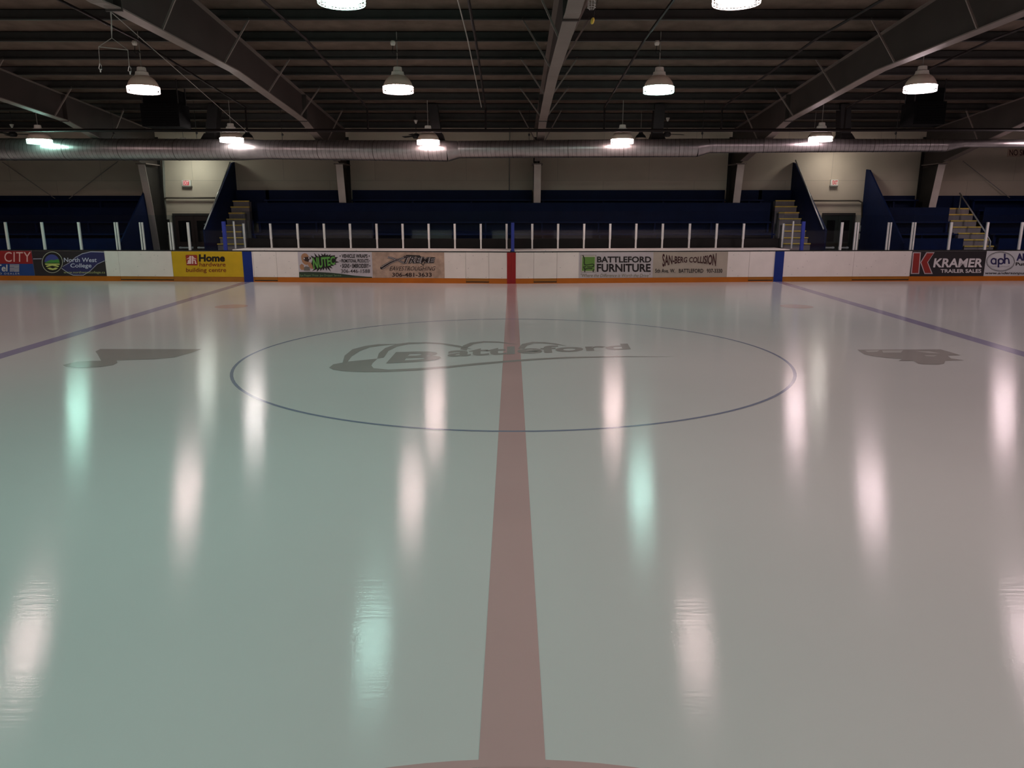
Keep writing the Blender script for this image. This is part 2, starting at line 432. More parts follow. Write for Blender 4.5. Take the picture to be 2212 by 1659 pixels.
# ------------------------------------------------------------------ dasher boards
BH, KICK = 1.075, 0.178
class Seg:
    def __init__(s, a, b):
        s.a, s.b = a, b; s.u = (b - a).normalized(); s.n = Vector((s.u.y, -s.u.x, 0)); s.L = (b - a).length
        if s.n.y > 0: s.n = -s.n
        s.p0, s.p1 = project(a + Vector((0, 0, 0.5)))[0], project(b + Vector((0, 0, 0.5)))[0]
    def hit(s, px, py, off=0.0):
        d = ray(px, py); a = s.a + s.n * off
        return CAM + d * ((a - CAM).dot(s.n) / d.dot(s.n))
    def at_u(s, px):                                # along the board, from the pixel column at mid height
        p = s.a + Vector((0, 0, 0.5)); d = ray(px, 575); t = (p - CAM).dot(s.n) / d.dot(s.n)
        return (CAM + d * t - s.a).dot(s.u)
    def pt(s, u, z, off=0.0): return s.a + s.u * u + s.n * off + Vector((0, 0, z))
SEG = [Seg(BV[k], BV[k + 1]) for k in range(4)]
def seg_of(px):
    for s in SEG:
        if px <= s.p1: return s
    return SEG[-1]
def on_board(off):
    return lambda px, py: seg_of(px).hit(px, py, off)
def strip(mb, a, b, z0, z1, off, th, mi=0):
    """box along the boards between two pixel columns; front face off in front of the board line"""
    for k, s in enumerate(SEG):
        u0 = max(0, s.at_u(a)) if a > s.p0 else 0
        u1 = min(s.L, s.at_u(b)) if b < s.p1 else s.L
        if b <= s.p0 or a >= s.p1 or u1 <= u0: continue
        P = lambda u, z, o: s.pt(u, z, o)
        mb.hexa([P(u0, z0, off), P(u1, z0, off), P(u1, z0, off - th), P(u0, z0, off - th), P(u0, z1, off), P(u1, z1, off), P(u1, z1, off - th), P(u0, z1, off - th)], mi)
def board(a, b, label, cat, name='dasher_board', kick=ORANGE, stripe=None, gate=False, grp='dasher boards along the far side'):
    s = seg_of((a + b) / 2); base = s.pt(s.at_u((a + b) / 2), 0)
    t = thing(name, label, cat, base, grp)
    g = 0.012
    mb = MB(); strip(mb, a + 0.25, b - 0.25, KICK, BH, 0, 0.10); part('panel', mb, WHITE, t)
    if gate:
        mb = MB(); strip(mb, a + 0.25, b - 0.25, 0.07, KICK - 0.004, 0.003, 0.10); part('kick_plate', mb, kick, t)
        mb = MB(); strip(mb, a + 0.25, b - 0.25, 0.0, 0.036, 0.004, 0.10); part('threshold', mb, ORANGE, t)
        mb = MB(); strip(mb, a, b, 0.036, 0.07, 0.001, 0.06); part('bottom_gap', mb, BLACK, t)
    else:
        mb = MB(); strip(mb, a + 0.1, b - 0.1, 0, KICK - 0.004, 0.006, 0.11); part('kick_plate', mb, kick, t)
    mb = MB(); strip(mb, a, b, BH, BH + 0.035, 0.004, 0.13); part('cap_rail', mb, BLACK, t)
    if stripe:
        mb = MB(); strip(mb, stripe[0], stripe[1], 0.0, BH - 0.002, 0.012, 0.008)
        part('blue_stripe' if stripe[2] is BLUE else 'red_stripe', mb, stripe[2], t, label=('blue' if stripe[2] is BLUE else 'red') + ' stripe from cap to ice')
    return t
XL = SEG[0].p0 + 2; XR = SEG[-1].p1 - 2
board(XL, 258, 'far board section at left carrying the red-blue and the dark adverts', 'rink board')
board(258, 373, 'plain white double gate left of the yellow advert', 'rink gate', 'rink_gate', TAN, gate=True, grp='gates in the far boards')
board(373, 548, 'far board section behind the yellow advert with the left blue stripe', 'rink board', kick=TAN, stripe=(525.5, 545.5, BLUE))
board(548, 598, 'white gate just right of the left blue stripe', 'rink gate', 'rink_gate', TAN, gate=True, grp='gates in the far boards')
board(598, 1006, 'long far board section carrying the green-burst and the tan adverts', 'rink board')
board(1006, 1056, 'white gate just left of the red stripe', 'rink gate', 'rink_gate', TAN, gate=True, grp='gates in the far boards')
board(1056, 1153, 'far board section with the red centre stripe', 'rink board', stripe=(1095.2, 1114, RED))
board(1153, 1203, 'white gate just right of the red stripe', 'rink gate', 'rink_gate', TAN, gate=True, grp='gates in the far boards')
board(1203, 1618, 'long far board section carrying the green-chair and the grey adverts', 'rink board')
board(1618, 1671, 'white gate just left of the right blue stripe', 'rink gate', 'rink_gate', TAN, gate=True, grp='gates in the far boards')
board(1671, 1843, 'white far board section with the right blue stripe', 'rink board', stripe=(1672.5, 1692, BLUE), kick=TAN)
board(1843, 1966, 'plain white double gate left of the black advert', 'rink gate', 'rink_gate', TAN, gate=True, grp='gates in the far boards')
board(1966, XR, 'far board section at right carrying the black and the oval-logo adverts', 'rink board')

# ------------------------------------------------------------------ adverts on the boards
def advert(a, b, m, label):
    s = seg_of((a + b) / 2)
    t = thing('advertising_banner', label, 'advert', s.pt(s.at_u((a + b) / 2), KICK, 0.01), 'adverts on the far boards')
    mb = MB(); strip(mb, a, b, KICK, BH - 0.006, 0.008, 0.006); part('panel', mb, m, t)
    return t
L1, L2, L3, L4 = on_board(0.011), on_board(0.014), on_board(0.017), on_board(0.020)
def im(name, rgb, rough=0.45, var=0.03): return mat(name, rgb, rough, var=var)
INK = im('ink_black', (22, 14, 14)); PAPER = im('ink_white', (214, 208, 208)); 
# red and blue advert at the left edge
t = advert(XL + 20, 72.5, im('ad_blue', (34, 66, 130)), 'red and blue advert at the left edge of the boards')
mb = MB(); strip(mb, XL + 20, 72.5, 0.605, BH - 0.008, 0.010, 0.002); part('red_band', mb, im('ad_red', (152, 34, 36)), t)
PINK = im('ink_pink', (240, 188, 184))
lettering(t, 'D CITY', rect(-18, 544.2, 66.5, 565.8), L2, PINK, space=1.05)
lettering(t, 'Tel', rect(-9, 571.5, 16, 586.5), L2, PAPER, bold=0.02)
outline(t, 'bar_logo', [q for k in range(7) for q in ([(21, 571.2 + 2.35 * k), (31, 570.9 + 2.35 * k), (31, 572.0 + 2.35 * k), (21, 572.4 + 2.35 * k)], [(31, 571.6 + 2.35 * k), (41.5, 571.3 + 2.35 * k), (41.5, 572.6 + 2.35 * k), (31, 572.8 + 2.35 * k)])], L2, PAPER)
lettering(t, 'D DEALER', rect(-1, 589.2, 42.5, 592.9), L2, PAPER, space=1.35)
# dark advert with a round landscape logo
t = advert(73, 228.5, im('ad_charcoal', (46, 38, 42)), 'dark advert with a round hill logo and pale lettering')
outline(t, 'violet_field', [[(134, 578), (150, 568), (163, 556), (178, 548), (196, 544), (224.5, 545), (226.5, 562), (210, 571), (194, 586), (182, 594), (160, 594), (148, 590)]], L1, im('ad_violet', (52, 48, 94)))
outline(t, 'swoosh_line', stroke([(71.5, 559.3), (90, 559)], 1.6) + stroke([(135, 576), (150, 567.5), (163, 556), (178, 548), (196, 543.8), (224.5, 544.4)], [1, 1.2, 1.4, 1.6, 1.7, 2]) + stroke([(133, 579.5), (148, 590), (158, 594.4), (180, 594.4), (194, 586), (210, 570.5), (226, 563.3)], 1.3), L2, im('ink_lilac', (176, 170, 190)))
g = outline(t, 'logo_disc', [ell(113, 566.6, 22.6, 23.2)], L2, im('ink_cream', (186, 180, 160)))
outline(g, 'logo_ground', [ell(113, 566.6, 21.2, 21.8)], L3, im('ink_umber', (34, 28, 28)))
outline(g, 'logo_sky', [ell(112, 566, 16, 16.5, 20, 0, 180)], L4, im('ink_indigo', (72, 74, 140)))
outline(g, 'logo_hill', [[(96, 568), (104, 563.5), (111, 561), (116, 562.3), (122, 560.5), (127, 560), (129, 568)]], on_board(0.023), im('ink_green', (78, 140, 66)))
outline(g, 'logo_field', [[(97, 569.3), (128.6, 569.3), (129, 572), (98, 572)], [(99, 574.5), (107, 571.8), (119, 571.8), (127.5, 574.5), (126, 577), (113, 574), (101, 577)], [(101.5, 579.3), (108, 577.8), (114, 580), (120, 577.8), (125.5, 579), (121, 582.3), (114, 583.6), (107, 582.3)]], on_board(0.023), im('ink_straw', (206, 204, 116)))
LAV = im('ink_lavender', (206, 202, 222))
lettering(t, 'North West', rect(138, 556.8, 208.8, 566.2), L3, LAV, bold=0.012)
lettering(t, 'College', rect(152, 569, 197.5, 580.6), L3, LAV, bold=0.012)
lettering(t, 'www.northwestcollege.ca', rect(137.5, 585.6, 227, 592.2), L3, im('ink_lime', (178, 178, 120)))
# yellow advert
t = advert(373.3, 525.2, im('ad_yellow', (206, 168, 22), var=0.06), 'yellow advert with a red square logo beside the left blue stripe')
g = outline(t, 'logo_square', [[(402, 550.6), (424, 550.6), (425.8, 552), (427.2, 571.5), (425.8, 573.2), (404.5, 573.2), (402.8, 571.5), (400.8, 552)]], L2, im('ink_brick', (158, 50, 36)))
outline(g, 'logo_letters', [[(402.5, 559.6), (409, 555.8), (409, 552.8), (413, 552.8), (413, 570), (410.5, 570), (404, 570), (404, 568), (405.5, 568), (405.5, 563.5), (407.5, 561), (409, 561), (409, 558.5), (403, 560)],
                            [(424.5, 559.6), (418, 555.8), (417, 552.8), (414, 552.8), (414.6, 570), (417.6, 570), (417.6, 563), (420, 562.6), (420.6, 564), (421, 570), (424.8, 570), (424.6, 568), (423.6, 568), (423.2, 563.5), (421, 560.6), (417.6, 561.2), (417.5, 558.5), (424, 560.2)]], L3, im('ink_rose', (238, 206, 200)))
lettering(t, 'Home', rect(429.5, 549.4, 486, 565.4), L2, INK, bold=0.045)
OX = im('ink_oxblood', (122, 40, 22))
lettering(t, 'hardware', rect(431, 566.6, 487.3, 575.8), L2, OX, bold=0.008)
lettering(t, 'building centre', rect(401.8, 578.6, 488.6, 590.4), L2, OX, bold=0.008)
# green burst advert
t = advert(645, 804.3, im('ad_silver', (196, 190, 196), var=0.05), 'pale advert with a green name on a black starburst')
def n4(pts): return [(630 + x / 11.06, 530 + y / 11.06) for x, y in pts]
outline(t, 'wave_band', [n4([(178, 635), (420, 632), (700, 640), (950, 655), (1200, 682), (1500, 722), (1760, 745), (1920, 752), (1922, 775), (180, 768)])], L1, im('ink_forest', (44, 62, 44)))
lettering(t, "Eye Poppin' Prices  Jaw Droppin' Service", rect(648, 592.3, 737, 598.3), L2, im('ink_sage', (118, 150, 104)))
burst = n4([(455, 240), (545, 285), (570, 280), (535, 180), (620, 265), (650, 270), (628, 195), (690, 255), (720, 250), (700, 190), (760, 235), (795, 180), (812, 240), (870, 212), (865, 250), (940, 203), (915, 250), (1035, 235), (1030, 280), (1108, 283), (1050, 335), (1072, 350), (1045, 375), (1145, 402), (1045, 420), (1065, 460), (985, 465), (1018, 492), (930, 490), (980, 558), (890, 520), (940, 635), (840, 530), (838, 612), (795, 530), (750, 602), (735, 545), (690, 618), (680, 555), (598, 635), (610, 565), (485, 622), (560, 540), (500, 540), (470, 430), (500, 330)])
outline(t, 'starburst', [burst], L2, INK)
lettering(t, 'NUTEC', quad(*n4([(492, 292), (1035, 262), (1040, 455), (520, 580)])), L3, im('ink_leaf', (96, 164, 72)), bold=0.035, shear=-0.05)
SKIN = im('ink_skin', (172, 128, 96))
g = outline(t, 'portrait', [n4([(225, 260), (250, 215), (300, 187), (350, 195), (390, 230), (410, 280), (400, 330), (410, 400), (360, 470), (300, 450), (255, 400), (232, 330)]), n4([(190, 480), (240, 440), (290, 470), (300, 580), (240, 590), (200, 550)]), n4([(370, 440), (440, 390), (500, 480), (525, 560), (460, 560), (420, 520)])], L2, SKIN)
outline(g, 'goggles', [n4([(275, 310), (310, 280), (400, 275), (460, 285), (460, 330), (420, 340), (400, 395), (330, 380), (285, 345)])], L3, im('ink_goggle', (52, 36, 32)))
outline(g, 'goggle_glint', [n4([(285, 295), (315, 300), (310, 335), (285, 330)]), n4([(398, 285), (428, 285), (425, 325), (400, 320)])], L4, PAPER)
outline(g, 'shirt', [n4([(300, 520), (340, 500), (430, 520), (440, 605), (290, 605)])], L3, im('ink_shirt', (112, 106, 100)))
dot = '\u2022'
lettering(t, dot + ' VEHICLE WRAPS ' + dot, rect(733.6, 549, 798.6, 557.2), L2, INK, bold=0.03)
lettering(t, dot + ' PROMOTIONAL PRODUCTS ' + dot, rect(734, 559.4, 799, 567.4), L2, INK, bold=0.03)
lettering(t, dot + ' SIGNS ' + dot + ' EMBROIDERY ' + dot, rect(735, 569.6, 800, 579), L2, INK, bold=0.03)
lettering(t, '306-446-1588', rect(736.6, 581.6, 799.2, 589.8), L2, INK, bold=0.006)
# tan mottled advert
AT = mat('ad_tan', (178, 152, 134), 0.5, var=0.22, vscale=5)
t = advert(804.6, 960, AT, 'mottled tan advert with a dark slashing logo')
def n5(pts): return [(795 + x / 11.06, 530 + y / 11.06) for x, y in pts]
UMB = im('ink_maroon', (34, 14, 16)); 
slash = n5([(330, 540), (420, 480), (520, 420), (620, 375), (720, 340), (840, 305), (960, 275)])
leg = n5([(470, 285), (580, 310), (700, 350), (800, 395), (880, 430)])
outline(t, 'logo_outline', stroke(slash, [7.4, 7.2, 6.6, 5.6, 5, 4.6, 4]) + [ell(*n5([(330, 538)])[0], 3.6, 3.4)] + stroke(leg, [4.6, 4.6, 4.2, 4.2, 4.6]), L2, INK)
outline(t, 'logo_edge', stroke(slash, [5.2, 5.0, 4.6, 3.8, 3.2, 2.8, 2.4]) + stroke(leg, [2.6, 2.8, 2.4, 2.4, 2.8]), L3, PAPER)
outline(t, 'logo_core', stroke(slash, [3.6, 3.6, 3.2, 2.4, 1.8, 1.4, 1.2]) + stroke(leg, [1.0, 1.4, 1.2, 1.2, 1.4]), L4, UMB)
q = quad(*n5([(860, 262), (1590, 300), (1600, 412), (830, 425)]))
lettering(t, 'TREME', quad(*n5([(845, 245), (1610, 288), (1615, 425), (815, 440)])), L2, INK, bold=0.10, shear=0.2)
lettering(t, 'TREME', quad(*n5([(856, 258), (1598, 300), (1604, 414), (828, 428)])), L3, PAPER, bold=0.05, shear=0.2)
lettering(t, 'TREME', q, L4, UMB, bold=0.015, shear=0.2)
outline(t, 'logo_roof', stroke(n5([(905, 250), (960, 245), (1100, 250), (1230, 255), (1270, 290), (1300, 330)]), [3.4, 3, 2.6, 2.6, 2.6, 2]) + stroke(n5([(1240, 400), (1320, 480), (1360, 390)]), [2, 2.4, 2]), L2, INK)
lettering(t, 'EAVESTROUGHING', rect(841.2, 575.4, 941, 584.6), L2, UMB, shear=0.35)
lettering(t, '306-481-3633', rect(847, 589, 932.6, 598), L2, UMB, bold=0.02)
# green chair advert
t = advert(1250.2, 1410, im('ad_ash', (190, 182, 184), var=0.05), 'pale advert with a green square and a black chair drawing')
g = outline(t, 'frame_line', [[(1254.2, 551), (1288, 551), (1287, 588.2), (1254.6, 588.2)]], L1, im('ink_dim', (110, 106, 104)))
outline(g, 'frame_field', [[(1255, 551.8), (1287.2, 551.8), (1286.4, 587.4), (1255.3, 587.4)]], L2, im('ink_paper', (196, 190, 176)))
outline(g, 'green_square', [[(1258, 555), (1285, 555), (1284.4, 585), (1257, 585)]], L3, im('ink_moss', (98, 138, 60)))
def n6(pts): return [(1240 + x / 12.29, 535 + y / 12.29) for x, y in pts]
outline(g, 'chair_drawing', stroke(n6([(232, 200), (262, 255), (278, 330), (268, 400), (285, 455), (340, 462), (420, 445), (490, 432), (530, 455), (520, 495), (470, 512), (400, 512), (345, 508)]), [2.4, 2, 1.9, 1.9, 2.2, 1.6, 1.5, 1.6, 2.2, 2.2, 1.6, 1.5, 1.5]) + stroke(n6([(240, 515), (320, 505)]), 1.7) + stroke(n6([(255, 530), (290, 575), (285, 655)]), [1.8, 2.2, 2.2]) + stroke(n6([(290, 570), (380, 548), (485, 556)]), [1.8, 1.6, 2.2]) + stroke(n6([(535, 575), (505, 610), (515, 645)]), [1.6, 2.4, 2.8]), L4, im('ink_pine', (22, 26, 16)))
lettering(t, 'BATTLEFORD', rect(1289.6, 554, 1406.8, 567.2), L2, INK, bold=0.03)
lettering(t, 'FURNITURE', rect(1289.2, 570, 1405.6, 587.6), L2, INK, bold=0.03)
lettering(t, '"Where the Difference is Worth the Drive"', rect(1254.2, 591, 1405.2, 598.6), L2, im('ink_olive', (112, 106, 76)), shear=0.3)
# grey advert with bowed lettering
t = advert(1410.4, 1571, im('ad_stone', (176, 164, 150), var=0.06), 'greyish tan advert with bowed dark red capital letters')
def n7(x, y): return 1400 + x / 12.29, 535 + y / 12.29
def bow(s, t):
    k = (2 * s - 1) ** 2
    yt = 250 - k * (95 if s < 0.5 else 110); yb = 395 + k * (120 if s < 0.5 else 100)
    return n7(380 + 1440 * s + (1 - t) * (-20 * (s)), yb + (yt - yb) * t)
lettering(t, 'SAN-BERG COLLISION', bow, L2, im('ink_wine', (58, 16, 20)), bold=0.025)
lettering(t, '5th Ave. W.   BATTLEFORD   937-3330', rect(1415.2, 580.6, 1560.4, 589.4), L2, INK, bold=0.02)
# black advert with a red letter
t = advert(1967.2, 2126.8, im('ad_black', (40, 36, 39)), 'black advert with a big red letter and white capitals')
def n8(pts): return [(1950 + x / 8.443, 530 + y / 8.443) for x, y in pts]
k1 = [(187, 125), (333, 125), (300, 522), (147, 522)]; k2 = [(432, 125), (582, 125), (462, 310), (548, 522), (395, 522), (320, 310)]
outline(t, 'letter_edge', [n8(k1), n8(k2)], L2, im('ink_silver', (192, 178, 180)))
outline(t, 'big_letter', [n8([(203, 143), (314, 143), (284, 505), (170, 505)]), n8([(442, 143), (565, 143), (446, 308), (522, 505), (405, 505), (340, 310)])], L3, im('ink_red', (146, 44, 38)))
lettering(t, 'KRAMER', quad((2016.5, 558), (2122.8, 558.2), (2121.6, 577.4), (2015.6, 577.6)), L2, PAPER, bold=0.03, shear=0.12)
lettering(t, 'TRAILER SALES', rect(2031.8, 581.3, 2119.8, 589.4), L2, PAPER, bold=0.025)
# white advert with an oval logo
t = advert(2127.2, XR - 20, im('ad_frost', (194, 196, 198), var=0.05), 'white advert with an oval logo at the right edge of the boards')
NVY = im('ink_navy', (46, 42, 86))
e1 = n8(ell(1785, 295, 256, 176, 49)); outline(t, 'oval_rim', stroke(e1, 0.9) + stroke(n8(ell(1785, 295, 240, 160, 49)), 0.35), L2, INK)
outline(t, 'logo_letters', stroke(n8([(1700, 240), (1700, 350)]), 3) + stroke(n8(ell(1660, 290, 45, 48, 17, 20, 340)), 3.2) + stroke(n8([(1750, 250), (1745, 402)]), 3.4) + stroke(n8(ell(1790, 290, 48, 46, 17, 180, -160)), 3.2) + stroke(n8([(1862, 150), (1858, 335)]), 3.6) + stroke(n8(ell(1898, 285, 38, 48, 12, 170, 0)), 3) + stroke(n8([(1936, 285), (1940, 338)]), 3.2), L2, NVY)
outline(t, 'wave_line', stroke(n8([(1590, 370), (1650, 395), (1710, 378), (1770, 395), (1830, 378), (1890, 395), (1950, 378)]), 0.5), L2, im('ink_grey', (120, 120, 128)))
lettering(t, 'AN', rect(2195.6, 547.2, 2222, 563), L2, NVY, bold=0.05)
lettering(t, 'Pump', rect(2194, 566.6, 2228, 576), L2, INK, bold=0.02)
lettering(t, 'www.andersonpump', rect(2128.2, 587.2, 2226, 594), L2, INK, bold=0.02, shear=0.25)

# ------------------------------------------------------------------ ledges, posts and glass
LEDGE = 1.25
def back_pt(px, seg, z, off=-LEDGE):
    d = ray(px, 530); a = seg.a + seg.n * off; t = (a - CAM).dot(seg.n) / d.dot(seg.n)
    p = CAM + d * t; return Vector((p.x, p.y, z))
LZ = BH + 0.036
for s, e0, e1, lab in ((SEG[1], 505, 1102, 'long white ledge left of the blue centre post'), (SEG[2], 1112, 1703, 'long white ledge right of the blue centre post')):
    f0 = s.at_u(e0 if s is SEG[1] else e0); f1 = s.at_u(e1)
    mb = MB(); P = s.pt
    mb.hexa([P(f0, LZ, 0.0), P(f1, LZ, 0.0), P(f1, LZ, -LEDGE - 0.06), P(f0, LZ, -LEDGE - 0.06), P(f0, LZ + 0.03, 0.0), P(f1, LZ + 0.03, 0.0), P(f1, LZ + 0.03, -LEDGE - 0.06), P(f0, LZ + 0.03, -LEDGE - 0.06)])
    solo('bench_ledge', mb, WHITE, lab, 'ledge', 'ledges behind the far boards')
LT = LZ + 0.03
# proto posts
mb = MB(); mb.box(-0.027, 0.027, -0.03, 0.03, 0, 0.88); mb.box(-0.036, 0.036, -0.035, 0.035, 0.32, 0.88)
post_me = mb.mesh('glass_post'); post_me.materials.append(ALU)
mb = MB(); mb.box(-0.036, 0.036, -0.035, 0.035, 0, 0.97)
side_me = mb.mesh('glass_post'); side_me.materials.append(ALU)
mb = MB(); mb.box(-0.022, 0.022, -0.03, 0.03, 0, 0.97)
thin_me = mb.mesh('glass_post'); thin_me.materials.append(ALU)
mb = MB(); mb.box(-0.055, 0.055, -0.045, 0.045, 0, 1.0)
blue_me = mb.mesh('glass_post'); blue_me.materials.append(POSTBLUE)
def post(me, p, ang, label, grp='glass posts'):
    o = bpy.data.objects.new('glass_post', me); C.objects.link(o); o.location = p; o.rotation_euler = (0, 0, ang)
    return tag(o, label, 'glass post', grp)
def ang(s): return math.atan2(s.u.y, s.u.x)
def pane(p0, p1, z0, z1, label):
    mb = MB(); d = (p1 - p0); d.z = 0; n = Vector((d.y, -d.x, 0)).normalized() * 0.006
    a, b = p0.copy(), p1.copy()
    mb.hexa([Vector((a.x, a.y, z0)) + n, Vector((b.x, b.y, z0)) + n, Vector((b.x, b.y, z0)) - n, Vector((a.x, a.y, z0)) - n, Vector((a.x, a.y, z1)) + n, Vector((b.x, b.y, z1)) + n, Vector((b.x, b.y, z1)) - n, Vector((a.x, a.y, z1)) - n])
    return solo('rink_glass', mb, GLASS, label, 'glass pane', 'glass panes above the far boards')
mid_l = [587 - 0, 645, 702, 758, 815, 871, 927, 983, 1039, 1094.5]
mid_r = [1149.5, 1205, 1261, 1317, 1373, 1430, 1488, 1546, 1604]
GZ1 = 2.46
def run(pxs, seg, lab):
    pts = []
    for k, (px, l) in enumerate(zip(pxs, lab)):
        p = back_pt(px, seg, LT); pts.append(p); post(post_me, p, ang(seg), l)
    return pts
pl = run(mid_l, SEG[1], ['slim aluminium glass post on the left white ledge, %s left of the blue centre post' % ORD[9 - k] for k in range(10)])
pr = run(mid_r, SEG[2], ['slim aluminium glass post on the right white ledge, %s right of the blue centre post' % ORD[k] for k in range(9)])
cl = back_pt(529.5, SEG[1], LT); cr_ = back_pt(1689, SEG[2], LT)
post(post_me, cl, 0, 'aluminium corner post at the far left end of the white ledge beside the stairs')
post(post_me, cr_, 0, 'aluminium corner post at the far right end of the white ledge beside the stairs')
allb = [cl] + pl
for k in range(len(allb) - 1):
    pane(allb[k], allb[k + 1], LT + 0.36, GZ1, 'clear glass pane over the left ledge, %s from the centre' % ORD[len(allb) - 1 - k])
allb2 = pr + [cr_]
pane(pl[-1], pr[0], LT + 0.36, GZ1, 'clear glass pane right behind the blue centre post')
for k in range(len(allb2) - 1):
    pane(allb2[k], allb2[k + 1], LT + 0.36, GZ1, 'clear glass pane over the right ledge, %s from the centre' % ORD[k])
# blue centre post with its divider panel
s = SEG[2]; c = Vector((atY(1107.5, 545, BV[2].y + 0.06).x, BV[2].y + 0.08, LZ - 0.0))
t = thing('divider_post', 'blue centre post rising above the red stripe', 'glass post', c)
mb = MB(); mb.box(c.x - 0.055, c.x + 0.055, c.y - 0.045, c.y + 0.045, c.z - 0.03, c.z + 0.97); part('post', mb, POSTBLUE, t)
mb = MB(); mb.box(c.x - 0.02, c.x + 0.02, c.y + 0.045, c.y + LEDGE - 0.14, c.z, c.z + 0.9); part('divider_panel', mb, PARTB, t)
# side runs on the board line
def side(pxs, seg, kinds, labs, far):
    pts = []
    for px, k, l in zip(pxs, kinds, labs):
        p = seg.pt(seg.at_u(px), BH + 0.035, -0.05)
        d = ray(px, 540); a = seg.a + seg.n * -0.05; q = CAM + d * ((a - CAM).dot(seg.n) / d.dot(seg.n)); p = Vector((q.x, q.y, BH + 0.035))
        pts.append(p)
        if k == 'b': post(blue_me, p, ang(seg), l)
        elif k == 'd':
            for dx, w in ((-0.045, 'left'), (0.045, 'right')): post(thin_me, p + seg.u * dx, ang(seg), '%s upright of the %s' % (w, l))
        else: post(side_me, p, ang(seg), l)
    return pts
lp = side([-62, 20, 98, 177, 257, 311, 373, 411, 489.5], SEG[0], 'ssssddds', ['glass post above the boards just outside the left frame edge', 'leftmost aluminium glass post above the red advert', 'aluminium glass post above the round hill logo', 'aluminium glass post above the pale lettering of the dark advert', 'paired posts at the left edge of the left double gate', 'paired posts in the middle of the left double gate', 'paired posts above the left edge of the yellow advert', 'aluminium glass post above the red square logo'], 0)
p = SEG[0].pt(SEG[0].at_u(489.5), BH + 0.035, -0.05); post(blue_me, p, ang(SEG[0]), 'blue corner post above the yellow advert in front of the left stairs'); lp.append(p)
rp = side([2200, 2126, 2048, 1968, 1916, 1846, 1814], SEG[3], 'sssddds', ['aluminium glass post near the right frame edge', 'aluminium glass post beside the far right stair handrail', 'aluminium glass post at the left of the far right stairs', 'paired posts above the left edge of the black advert', 'paired posts in the middle of the right double gate', 'paired posts at the left edge of the right double gate', 'aluminium glass post in front of the right door'], 0)
p = SEG[3].pt(SEG[3].at_u(1729), BH + 0.035, -0.05); post(blue_me, p, ang(SEG[3]), 'blue corner post in front of the right stairs'); rp.append(p)
p = SEG[3].pt(SEG[3].at_u(2280), BH + 0.035, -0.05); rp.insert(0, p); post(side_me, p, ang(SEG[3]), 'aluminium glass post just outside the right frame edge')
SZ0, SZ1 = BH + 0.04, 2.33
for k in range(len(lp) - 1):
    pane(lp[k], lp[k + 1], SZ0, SZ1, 'clear glass pane on the left boards, %s from the left frame edge' % ORD[k])
for k in range(len(rp) - 1):
    pane(rp[k], rp[k + 1], SZ0, SZ1, 'clear glass pane on the right boards, %s from the right frame edge' % ORD[k])
for a, b, me_px, lab in ((lp[-1], cl, 509, 'left'), (rp[-1], cr_, 1711, 'right')):
    m_ = (a + b) / 2; m_.z = LT
    post(thin_me, m_, 0, 'slim post in the short return of glass beside the %s stairs' % lab)
    pane(a, m_, SZ0 + 0.06, SZ1, 'front pane in the short glass return beside the %s stairs' % lab)
    pane(m_, b, SZ0 + 0.06, SZ1, 'rear pane in the short glass return beside the %s stairs' % lab)

# ------------------------------------------------------------------ walls and ceiling
top = roof_z(WALLY)
mb = MB(); mb.box(-XW, XW, WALLY, WALLY + 0.2, -0.1, top + 0.1); struct('wall_back', mb, WALL)
mb = MB(); mb.box(-XW, XW, NEARY - 0.2, NEARY, -0.1, top + 0.1); struct('wall_front', mb, DARKWALL)
for sx, nm in ((-1, 'wall_left'), (1, 'wall_right')):
    mb = MB(); pr_ = [(sx * XW, NEARY, -0.1), (sx * XW, WALLY, -0.1), (sx * XW, WALLY, top), (sx * XW, CENT, roof_z(CENT)), (sx * XW, NEARY, top)]
    mb.prism(pr_, (sx * 0.2, 0, 0)); struct(nm, mb, DARKWALL)
mb = MB()
zr = roof_z(CENT)
mb.prism([(-XW, NEARY - 0.2, top - 0.0), (-XW, CENT, zr), (-XW, WALLY + 0.2, top), (-XW, WALLY + 0.2, top + 0.2), (-XW, CENT, zr + 0.2), (-XW, NEARY - 0.2, top + 0.2)], (2 * XW, 0, 0))
struct('ceiling', mb, CEIL)

# purlins
py = [17.9 + 1.524 * k for k in range(-3, 9)]
def purlin(Y, label):
    z = purlin_z(Y); t = 0.012
    mb = MB()
    mb.box(-XW + 0.02, XW - 0.02, Y, Y + t, z, z + 0.215)
    mb.box(-XW + 0.02, XW - 0.02, Y - 0.065, Y + t, z - t, z)
    mb.box(-XW + 0.02, XW - 0.02, Y - 0.065, Y - 0.065 + t, z, z + 0.02)
    mb.box(-XW + 0.02, XW - 0.02, Y, Y + 0.065, z + 0.205, z + 0.215)
    return solo('roof_purlin', mb, PURL, label, 'purlin', 'roof purlins')
n = len([y for y in py if y < WALLY - 0.2])
for k, Y in enumerate(py):
    if Y < WALLY - 0.2: purlin(Y, 'steel roof purlin running across the hall, %s from the back wall' % ORD[n - 1 - k])
for k in range(1, 9):
    Y = 2 * CENT - (17.9 + 1.524 * (k - 3)); purlin(Y, 'roof purlin over the near half of the ice, %s behind the ridge' % ORD[k - 1])

